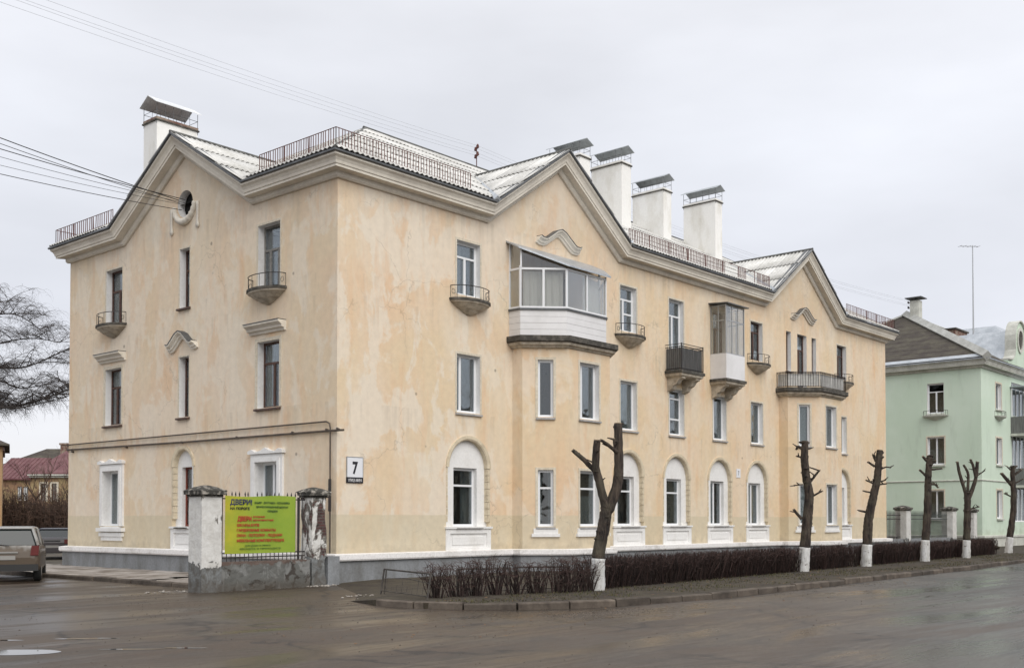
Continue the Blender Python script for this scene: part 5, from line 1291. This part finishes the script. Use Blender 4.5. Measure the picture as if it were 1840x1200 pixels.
mb = MB(GFr); sweep(mb, gp_[1:-1], [(-.15, .0), (.47, .0), (.5, .03), (.5, .1), (-.15, .1)], 0, 0, True); mb.build('gable_coping', 'gtrim', pg)
# zinc roof of the rear wing behind the parapet
mb = MB(); mb.loft([[(4.4, -.1, 11.4), (6.6, -.1, 13.7), (8.8, -.1, 11.4)], [(4.4, 5, 11.4), (6.6, 5, 13.7), (8.8, 5, 11.4)]]); mb.build('dormer_roof', 'zinc', rf)
mb = MB(); mb.loft([[(11, 0.3, 12.2), (20, .3, 12.2), (20, 9, 12.2), (11, 9, 12.2)], [(13.6, 3.4, 15.3), (17, 3.4, 15.3), (17, 6, 15.3), (13.6, 6, 15.3)]]); mb.build('mansard_roof', 'zinc', rf)
an = empty('antenna_mast', 'tall thin television mast on the green house roof', 'antenna', (55.0, 2.0, 13.6))
MB().tube([(0, 0, 0), (0, 0, 6.1)], [.05, .03], 6).build('mast', 'alu', an); mb = MB(); mb.tube([(-.75, .55, 6.0), (.35, -.25, 6.05)], .02, 4)
for k in range(5): q = Vector((-.75, .55, 6)).lerp(Vector((.35, -.25, 6.05)), k/4); mb.tube([q+Vector((-.14, -.18, 0)), q+Vector((.14, .18, 0))], .012, 4)
mb.build('aerial', 'alu', an)
st2 = empty('insulator_stand', 'small insulator stand beside the metal chimney of the green house', 'insulator stand', S2); mb = MB(); mb.tube([(0, 0, -.6), (0, 0, 1)], .03, 5); mb.tube([(-.3, -.4, .55), (.3, .4, .55)], .03, 4); mb.tube([(-.3, -.4, .9), (.3, .4, .9)], .03, 4); mb.build('post', 'iron', st2)
for k, (x, y, z) in enumerate(((-.3, -.4, .55), (.3, .4, .55), (-.3, -.4, .9), (.3, .4, .9))): MB().tube([(x, y, z), (x, y, z+.14)], .06, 6).build('insulator', 'iron', st2)
# bare sapling in the gap
M['thicket'] = noisy('russet_thicket', (.10, .058, .04), (.06, .04, .03), 3, .9, .4, .6, 0)
def bare_tree(loc, h, lab, seed, levels=4, spread=.55, name='bare_tree', r0=.05, m='sap'):
    s = empty(name, lab, 'tree', loc); rnd = random.Random(seed); mb = MB()
    def grow(p, d, L_, r, lv):
        pts_ = [p]; 
        for k in range(3): d = (d+Vector((rnd.uniform(-.2, .2), rnd.uniform(-.2, .2), rnd.uniform(-.02, .15)))).normalized(); p = p+d*L_/3; pts_.append(p)
        mb.tube(pts_, [r, r*.85, r*.7, r*.5], 4 if lv < 2 else 3, cap=False)
        if lv >= levels: return
        for k in range(rnd.choice((3, 4, 5))):
            q = pts_[rnd.choice((1, 2, 3, 3))]; a = rnd.uniform(0, 6.28); nd = (d*.8+Vector((cos(a), sin(a), rnd.uniform(-.1, .4)))*spread).normalized(); grow(q, nd, L_*rnd.uniform(.45, .7), r*.5, lv+1)
    grow(Vector((0, 0, 0)), Vector((0, 0, 1)), h*.5, r0, 0); mb.build('branches', m, s); return s
M['sap'] = noisy('grey_brown_twigs', (.17, .14, .12), (.10, .08, .07), 4, .9, bump=0)
bare_tree((37.0, 1.8, 0), 4.2, 'thin bare sapling between the ochre house and the green house', 11)
# junk heap behind the far hedge
mb = MB(); rnd = random.Random(3)
for _ in range(70): lump(mb, rnd.gauss(40.8, 1.2), rnd.gauss(-1.9, .5), rnd.uniform(0, .35), rnd.uniform(.1, .28))
tag(mb.build('debris_heap', 'rubbish' if 'rubbish' in M else 'soil'), 'heap of earth and cut wood behind the far hedge by the pale pillars', 'heap', kind='stuff')
# ------------------------------------------------------------------ LEFT BACKGROUND
def brick_mat():
    m = mat('worn_brick_facade', (.3, .2, .12), .9); t = NT(m); c = t.mix(t.rng(t.noise(.9, 5, .6), .42, .58), (.28, .17, .10), (.36, .27, .14)); c = t.mix(t.rng(t.noise(2.2, 5), .5, .65), c, (.14, .08, .055)); t.col(c); return m
M['wornbrick'] = brick_mat()
M['redroof'] = noisy('crimson_sheet_roof', (.11, .032, .036), (.15, .06, .062), 1.3, .6, .4, .6, 0)
u = Vector((34.6-30.22, 83.8-88.81, 0)).normalized(); H = empty('red_roofed_house', 'old brick house with crimson metal roof far behind the parked cars', 'building', (29.6, 89.5, 0)); H.rotation_euler = (0, 0, atan2(u.y, u.x))
HF = Fr((0, 0), (1, 0), (0, -1)); Lh = 16
ho = [(2.4, 2.9, 3.7, 5.1), (3.0, 3.5, 3.7, 5.1), (4.8, 5.35, 3.6, 5.4), (5.9, 6.4, 3.6, 5.4), (8, 8.6, 3.6, 5.4)]
mb = MB(HF); panel(mb, 0, 3.7, 0, 5.9, [o for o in ho if o[1] < 3.7]); panel(mb, 3.7, Lh, 0, 6.3, [o for o in ho if o[0] > 3.7])
for o_ in ho: win_reveal(mb, *o_, rev=.25)
mb.build('wall', ['wornbrick', 'wornbrick'], H)
mb = MB(HF); mb.poly([(0, 0, 0), (0, -9, 0), (0, -9, 5.9), (0, 0, 5.9)]); mb.build('wall', 'wornbrick', H)
for o_ in ho:
    w = window(HF, *o_, d=-.2, parent=H, fm='pvc' if o_[0] < 3.6 else 'brown', splits=(.5,), surround=None if o_[0] < 3.6 else (.18, .03))
mb = MB(HF); mb.loft([[(-.3, .4, 5.75), (3.9, .4, 5.75), (3.9, -4.5, 8.1), (-.3, -4.5, 8.1)], [(-.3, .4, 5.9), (3.9, .4, 5.9), (3.9, -4.5, 8.25), (-.3, -4.5, 8.25)]]); rf2 = mb.build('roof', 'redroof', H)
mb = MB(HF); mb.loft([[(3.6, .5, 6.3), (Lh, .5, 6.3), (Lh, -4.5, 8.9), (5.6, -4.5, 8.9)], [(3.6, .5, 6.42), (Lh, .5, 6.42), (Lh, -4.5, 9.05), (5.6, -4.5, 9.05)]]); mb.build('roof', 'redroof', H)
mb = MB(HF); mb.box(3.65, Lh, .4, .55, 6.2, 6.32); mb.box(3.7, Lh, 0, .3, 6.0, 6.2); mb.build('eaves_board', 'gtrim', H)
mb = MB(HF); mb.box(4.3, 5.0, -6.5, -5.8, 7.5, 9.7); c_ = mb.build('chimney', 'brickdark', H); MB(HF).box(4.2, 5.1, -6.6, -5.7, 9.7, 9.9).build('chimney_collar', 'brickdark', c_)
for k in range(9): MB(HF).loft([[(x-.02, .46, 5.9), (x+.02, .46, 5.9), (x+.02, -4.5, 8.3), (x-.02, -4.5, 8.3)] if False else [(x-.015, .42, 5.905), (x+.015, .42, 5.905), (x+.015, .42, 5.94), (x-.015, .42, 5.94)] for x in (k*.45,)] + [[(x-.015, -4.5, 8.255), (x+.015, -4.5, 8.255), (x+.015, -4.5, 8.29), (x-.015, -4.5, 8.29)] for x in (k*.45,)]).build('standing_seam', 'redroof', rf2)
H2 = empty('grey_roofed_house', 'house with dark grey gable roof showing above the crimson roof', 'building', (42, 97, 0), atan2(u.y, u.x)); 
mb = MB(); mb.box(-9, 8, 0, 8, 0, 7.6); mb.build('wall', 'wornbrick', H2); mb = MB(); mb.loft([[(-9.5, -.5, 7.6), (8, -.5, 7.6), (8, 8, 7.6), (-9.5, 8, 7.6)], [(-5, 3.9, 10.1), (8, 3.9, 10.1), (8, 4.1, 10.1), (-5, 4.1, 10.1)]]); mb.build('roof', 'groof', H2)
# small house at the left edge
Hs = empty('orange_house', 'corner of an orange plastered house with dark eaves at the left edge of the view', 'building', (13.0, 48.5, 0), radians(66)); M['orangep'] = noisy('orange_plaster', (.42, .26, .13), (.34, .22, .12), 1.5, .9)
mb = MB(); mb.box(0, 8, .42, 8, 0, 6.45); mb.build('wall', 'orangep', Hs); mb = MB(); mb.loft([[(-.4, 0.0, 6.47), (8.4, 0.0, 6.47), (8.4, 8.4, 6.47), (-.4, 8.4, 6.47)], [(-.4, 0.0, 6.57), (8.4, 0.0, 6.57), (8.4, 8.4, 6.57), (-.4, 8.4, 6.57)], [(3, 3.8, 8.4), (5, 3.8, 8.4), (5, 4.2, 8.4), (3, 4.2, 8.4)]]); mb.build('roof', 'groof', Hs)
mb = MB(); mb.box(-.15, 8.1, .3, .42, 6.15, 6.46); mb.build('eaves_board', 'brown', Hs)
# brown thicket in front of the far houses
M['thicket'] = noisy('russet_thicket', (.10, .058, .04), (.06, .04, .03), 3, .9, .4, .6, 0)
rnd = random.Random(9); mb = MB()
for _ in range(3400):
    f = rnd.random(); bx, by = 12+f*14+rnd.gauss(0, 1), 52-f*0+rnd.gauss(0, 2.2)
    # line crossing the gap
    s_ = rnd.uniform(-6, 7); bx = 15.5+s_*.66+rnd.gauss(0, .8); by = 55-s_*.75+rnd.gauss(0, 1.2); h = rnd.uniform(1.0, 3.6)*(1+.3*noise.noise(Vector((s_, 0, 0))))
    p = Vector((bx, by, 0)); q = p+Vector((rnd.uniform(-.3, .3), rnd.uniform(-.3, .3), h*.6)); r_ = q+Vector((rnd.uniform(-.5, .5), rnd.uniform(-.5, .5), h*.4)); mb.tube([p, q, r_], [.03, .02, .008], 3, cap=False)
    for k in range(4):
        a = q.lerp(r_, rnd.random()); mb.tube([a, a+Vector((rnd.uniform(-.5, .5), rnd.uniform(-.5, .5), rnd.uniform(-.1, .4)))], [.016, .006], 3, cap=False)
for tx, ty, th, sd_ in ((18.6, 50.5, 6.4, 31), (19.6, 52.0, 7.2, 32), (17.2, 55.0, 5.2, 33), (14.6, 52.0, 4.4, 34)): pass
tag(mb.build('thicket', 'thicket', jit=-1), 'russet bare thicket filling the yard behind the parked cars', 'thicket', kind='stuff')
mb = MB(); mb.tube([(13.0, 52.5, 0), (13.0, 52.5, 3.2)], .14, 6); tag(mb.build('utility_post', 'rubble'), 'short pale post standing in the russet thicket', 'post')
for tx, ty, th, sd_, lb in ((20.2, 53.0, 8.6, 31, 'tallest brown bare tree behind the sedan, against the house edge'), (18.0, 55.5, 6.4, 33, 'middle brown bare tree in the thicket before the crimson roof'), (14.4, 55.5, 5.0, 34, 'leftmost small bare tree in the thicket')):
    bare_tree((tx, ty, 0), th, lb, sd_, levels=4, m='thicket', r0=.09)
# weeping birch
M['birchbark'] = noisy('birch_bark', (.03, .024, .023), (.07, .06, .056), 4, .9, bump=0)
T = empty('weeping_birch', 'large bare weeping birch reaching in from the left edge', 'tree', (-.6, 26.5, 0)); rnd = random.Random(21)
mb = MB(); base = Vector((0, 0, 0))
limb(mb, [Vector((0, 0, 0)), Vector((.1, -.1, 3)), Vector((-.1, 0, 6.5)), Vector((0, .1, 10)), Vector((.2, 0, 14))], .28, .08, 10, 3, .1); mb.build('trunk', 'birchbark', T, smooth=True)
mb = MB(); tw = MB(); LAT = RIGHT
def birch_limb(P, r0):
    S_ = smooth_path(P, 5); n = len(S_); mb.tube(S_, [r0*(1-.8*i/(n-1)) for i in range(n)], 6, cap=False)
    return S_
def droop(q, L_, r, lv):
    a = rnd.uniform(0, 6.28); d = Vector((cos(a)*.8, sin(a)*.8, rnd.uniform(.0, .7))).normalized(); pts_ = [q]; p = q; n = 5
    for k in range(n): p = p+d*L_/n; d = (d+Vector((rnd.uniform(-.15, .15), rnd.uniform(-.15, .15), (-.2-.25*lv) if lv else -.08))).normalized(); pts_.append(p)
    (tw if lv else mb).tube(pts_, [r*(1-.8*k/n) for k in range(n+1)], 3, cap=False)
    if lv < 2:
        for k in range(8 if lv == 0 else 5): droop(pts_[rnd.randint(1, n)].lerp(pts_[rnd.randint(1, n)], .3), L_*rnd.uniform(.45, .85), r*.4, lv+1)
LM = [([(0, 5.3), (1.2, 5.9), (2.7, 6.35), (4.4, 6.5), (6.6, 7.1)], .13), ([(0, 5.8), (1.6, 6.2), (3.2, 6.5), (4.4, 6.3), (6.0, 6.9)], .07), ([(0, 6.2), (1.8, 7.4), (3.2, 8.0), (4.6, 8.1), (6.4, 9.0)], .08), ([(0, 6.6), (1.5, 7.6), (2.8, 8.9), (4.6, 9.3), (6.2, 9.0)], .06), ([(0, 7.5), (1.5, 9.3), (2.8, 10.2), (4.3, 10.2), (5.4, 9.5)], .06), ([(0, 6), (1.6, 6.6), (3.2, 7.5), (4.3, 7.2), (5.6, 7.6)], .06), ([(0, 8.4), (.9, 10), (2, 11.0), (3.4, 10.9)], .06), ([(0, 7), (-1.5, 8.5), (-3, 9.5)], .08), ([(0, 9), (-1.2, 11.5), (-2, 13)], .06), ([(0, 10), (.6, 12.4), (1.2, 14)], .05)]
for pts_, r0 in LM:
    P = [LAT*x+Vector((0, 0, z))+FWD*rnd.uniform(-.5, .5)*x*.3 for x, z in pts_]; S_ = birch_limb(P, r0)
    for i in range(3, len(S_)):
        for _ in range(2): droop(S_[i], rnd.uniform(.8, 1.9), r0*.3, 0)
mb.build('branches', 'birchbark', T); stuff(tw.build('twigs', 'birchbark', T, jit=-1))
# ------------------------------------------------------------------ CARS
def car_paint(name, c, dirt, rough=.3):
    m = mat(name, c, rough); t = NT(m); g_ = t.n('ShaderNodeTexCoord'); sp = t.n('ShaderNodeSeparateXYZ'); t.l(g_.outputs['Object'], sp.inputs[0])
    zz = t.math('ADD', sp.outputs[2], t.rng(t.noise(5, 4), .3, .7, -.12, .12)); f = t.rng(zz, .85, 1.15, dirt, 0); t.col(t.mix(f, c, (.085, .062, .042))); t.rou(t.rng(f, 0, 1, rough, .9)); m.node_tree.nodes['Principled BSDF'].inputs['Coat Weight'].default_value = .3; return m
M['silver'] = car_paint('muddy_silver_paint', (.30, .295, .28), 1); M['navy'] = car_paint('dark_navy_paint', (.02, .022, .035), .35)
M['carglass'] = mat('tinted_car_glass', (.015, .02, .02), .05); M['tyre'] = mat('rubber', (.015, .015, .015), .9); M['rim'] = mat('alloy', (.3, .3, .3), .4, .7); M['lamp'] = mat('red_lamp_lens', (.11, .012, .01), .3); M['plate'] = mat('number_plate', (.28, .27, .25), .6); M['trim'] = mat('black_plastic', (.02, .02, .02), .6)
def car(name, lab, loc, rz, paint, W_, Lc, H_, wagon, cover=True):
    C_ = empty(name, lab, 'car', loc, rz); hw = W_/2          # +X forward; origin at rear bumper ground
    def section(x, zb, zt, w, ch=.12):
        return [(x, -w*.93, zb), (x, -w, zb+.12), (x, -w, zt-ch), (x, -w*.94, zt-.03), (x, -w*.8, zt), (x, w*.8, zt), (x, w*.94, zt-.03), (x, w, zt-ch), (x, w, zb+.12), (x, w*.93, zb)]
    belt = .98 if wagon else .9
    if wagon: st_ = [(0, .42, .66, .86), (.03, .34, .80, .92), (.10, .30, belt, .97), (.35, .28, belt+.03, 1), (2.6, .25, belt, 1), (3.1, .25, .92, .98), (3.9, .28, .78, .95), (Lc-.05, .32, .66, .84), (Lc, .4, .58, .76)]
    else: st_ = [(0, .40, .72, .84), (.03, .33, .86, .92), (.12, .28, .92, .96), (.8, .25, .95, 1), (3.1, .25, .9, 1), (4.1, .28, .8, .95), (Lc-.05, .3, .66, .84), (Lc, .4, .58, .76)]
    b = MB(); b.loft([section(x, zb, zt, hw*w) for x, zb, zt, w in st_]); body = b.build('body', paint, C_, smooth=False)
    md = body.modifiers.new('bevel', 'BEVEL'); md.width = .13; md.segments = 4; md.limit_method = 'ANGLE'
    # greenhouse
    if wagon: gs = [(.12, .3, .97, .93, .90), (.42, .62, H_, .80, .8), (2.0, 1.9, H_+.01, .82, .82), (2.75, 2.3, H_-.03, .80, .8)]
    R = H_
    def rnd_(o, w): q = o.modifiers.new('bevel', 'BEVEL'); q.width = w; q.segments = 3; q.limit_method = 'ANGLE'
    if wagon: base = [(.12, .92), (3.05, .9)]; top = [(.40, .74), (2.15, .76)]
    else: base = [(.62, .92), (3.35, .92)]; top = [(1.35, .78), (2.35, .78)]
    zb = belt; g_ = MB()
    def ringp(x0, x1, w0, w1, z): return [(x0, -hw*w0, z), (x1, -hw*w1, z), (x1, hw*w1, z), (x0, hw*w0, z)]
    g_.loft([ringp(base[0][0], base[1][0], base[0][1], base[1][1], zb-.02), ringp(top[0][0]+.0, top[1][0], top[0][1], top[1][1], R-.06)]); rnd_(g_.build('windows', 'carglass', C_), .07)
    rm = MB(); rm.loft([ringp(top[0][0]-.06, top[1][0]+.05, top[0][1]+.02, top[1][1]+.02, R-.075), ringp(top[0][0]-.04, top[1][0]+.03, top[0][1]+.0, top[1][1]+.0, R-.02), ringp(top[0][0]+.08, top[1][0]-.1, top[0][1]-.12, top[1][1]-.12, R)]); rnd_(rm.build('car_roof', paint, C_), .06)
    def pil(a, b, r): MB().tube([a, b], r, 5).build('window_pillar', paint, C_)
    for s_ in (-1, 1):
        A_ = Vector((base[0][0], s_*hw*base[0][1], zb)); B_ = Vector((top[0][0], s_*hw*top[0][1], R-.06)); pil(A_, B_, .045)
        A2 = Vector((base[1][0], s_*hw*base[1][1], zb)); B2 = Vector((top[1][0], s_*hw*top[1][1], R-.06)); pil(A2, B2, .035)
        m0 = Vector(((base[0][0]+base[1][0])/2, s_*hw*.925, zb)); pil(m0, Vector((m0.x, s_*hw*.80, R-.06)), .03)
    for s_ in (-1, 1):
        l = MB(); 
        if wagon: l.loft([[(x, s_*hw*w, z) for w, z in ((.70, .72), (.93, .72), (.955, .98), (.74, .98))] for x in (-.015, .12)])
        else: l.loft([[(x, s_*hw*w, z) for w, z in ((.56, .68), (.90, .68), (.92, .86), (.56, .86))] for x in (-.015, .1)])
        l.build('tail_light', 'lamp', C_)
    MB().box(-.02, .02, -.26, .26, .60 if wagon else .5, .71 if wagon else .61).build('number_plate', 'plate', C_)
    MB().box(-.05, .12, -hw*.93, hw*.93, .30, .48).build('bumper', 'trim' if wagon else paint, C_)
    MB().box(-.012, .03, -.32, .32, .78, .82).build('tailgate_handle', 'plate' if wagon else 'trim', C_)
    if wagon: MB().tube([(.02, -.1, .98), (.2, .3, 1.02)], .012, 4).build('rear_wiper', 'trim', C_)
    for x in (.62, Lc-.85):
        for s_ in (-1, 1):
            def rg(r, y): return [(x+r*cos(2*pi*k/20), y, .31+r*sin(2*pi*k/20)) for k in range(20)]
            y0, y1 = s_*hw*.99, s_*(hw*.99-.2); w_ = MB(); w_.loft([rg(.27, y1), rg(.31, y1+s_*.03), rg(.31, y0-s_*.03), rg(.27, y0)]); wh = w_.build('wheel', 'tyre', C_); r_ = MB(); r_.loft([rg(.19, y0-.01*s_), rg(.17, y0+s_*.006)]); r_.build('rim', 'rim', wh)
    return C_
car('parked_hatchback', 'muddy silver hatchback seen from behind at the left edge of the yard', (-5.38, 7.3, 0), radians(62), 'silver', 1.78, 4.0, 1.5, True)
car('parked_sedan', 'dark navy sedan parked behind the muddy hatchback beside the end wall', (3.62, 23.2, 0), radians(58), 'navy', 1.72, 4.4, 1.34, False)

# ------------------------------------------------------------------ ACROSS THE STREET (seen only mirrored in the window panes)
OH = empty('opposite_house', 'house across the street, visible only as a dark shape mirrored in the window panes', 'building', (14, -36, 0))
M['oppwall'] = noisy('opposite_house_plaster', (.30, .25, .18), (.22, .19, .15), .6, .9)
MB().box(0, 95, -11, 0, 0, 8.6).build('wall', 'oppwall', OH); mb = MB(); mb.loft([[(-.5, -11.5, 8.6), (95.5, -11.5, 8.6), (95.5, .5, 8.6), (-.5, .5, 8.6)], [(5, -5.7, 11.6), (90, -5.7, 11.6), (90, -5.3, 11.6), (5, -5.3, 11.6)]]); mb.build('roof', 'groof', OH); wo = None
for j in range(3):
    for i in range(26):
        if wo is None: wo = MB().box(0, 1.1, .0, .06, 0, 1.6).build('window', 'carglass', OH); o = wo
        else: o = link_copy(wo, OH)
        o.location = (2+i*3.6, 0, 1.2+j*2.6)
for i in range(9):
    bare_tree((12+i*9.5, -27.5+(i % 3)*.8, 0), 9.5+(i*37 % 5)*.7, ['first', 'second', 'third', 'fourth', 'fifth', 'sixth', 'seventh', 'eighth', 'ninth'][i]+' bare tree across the street counting from the corner, mirrored in the window panes', 50+i, levels=4, m='bark', r0=.16)['group'] = 'bare trees across the street'
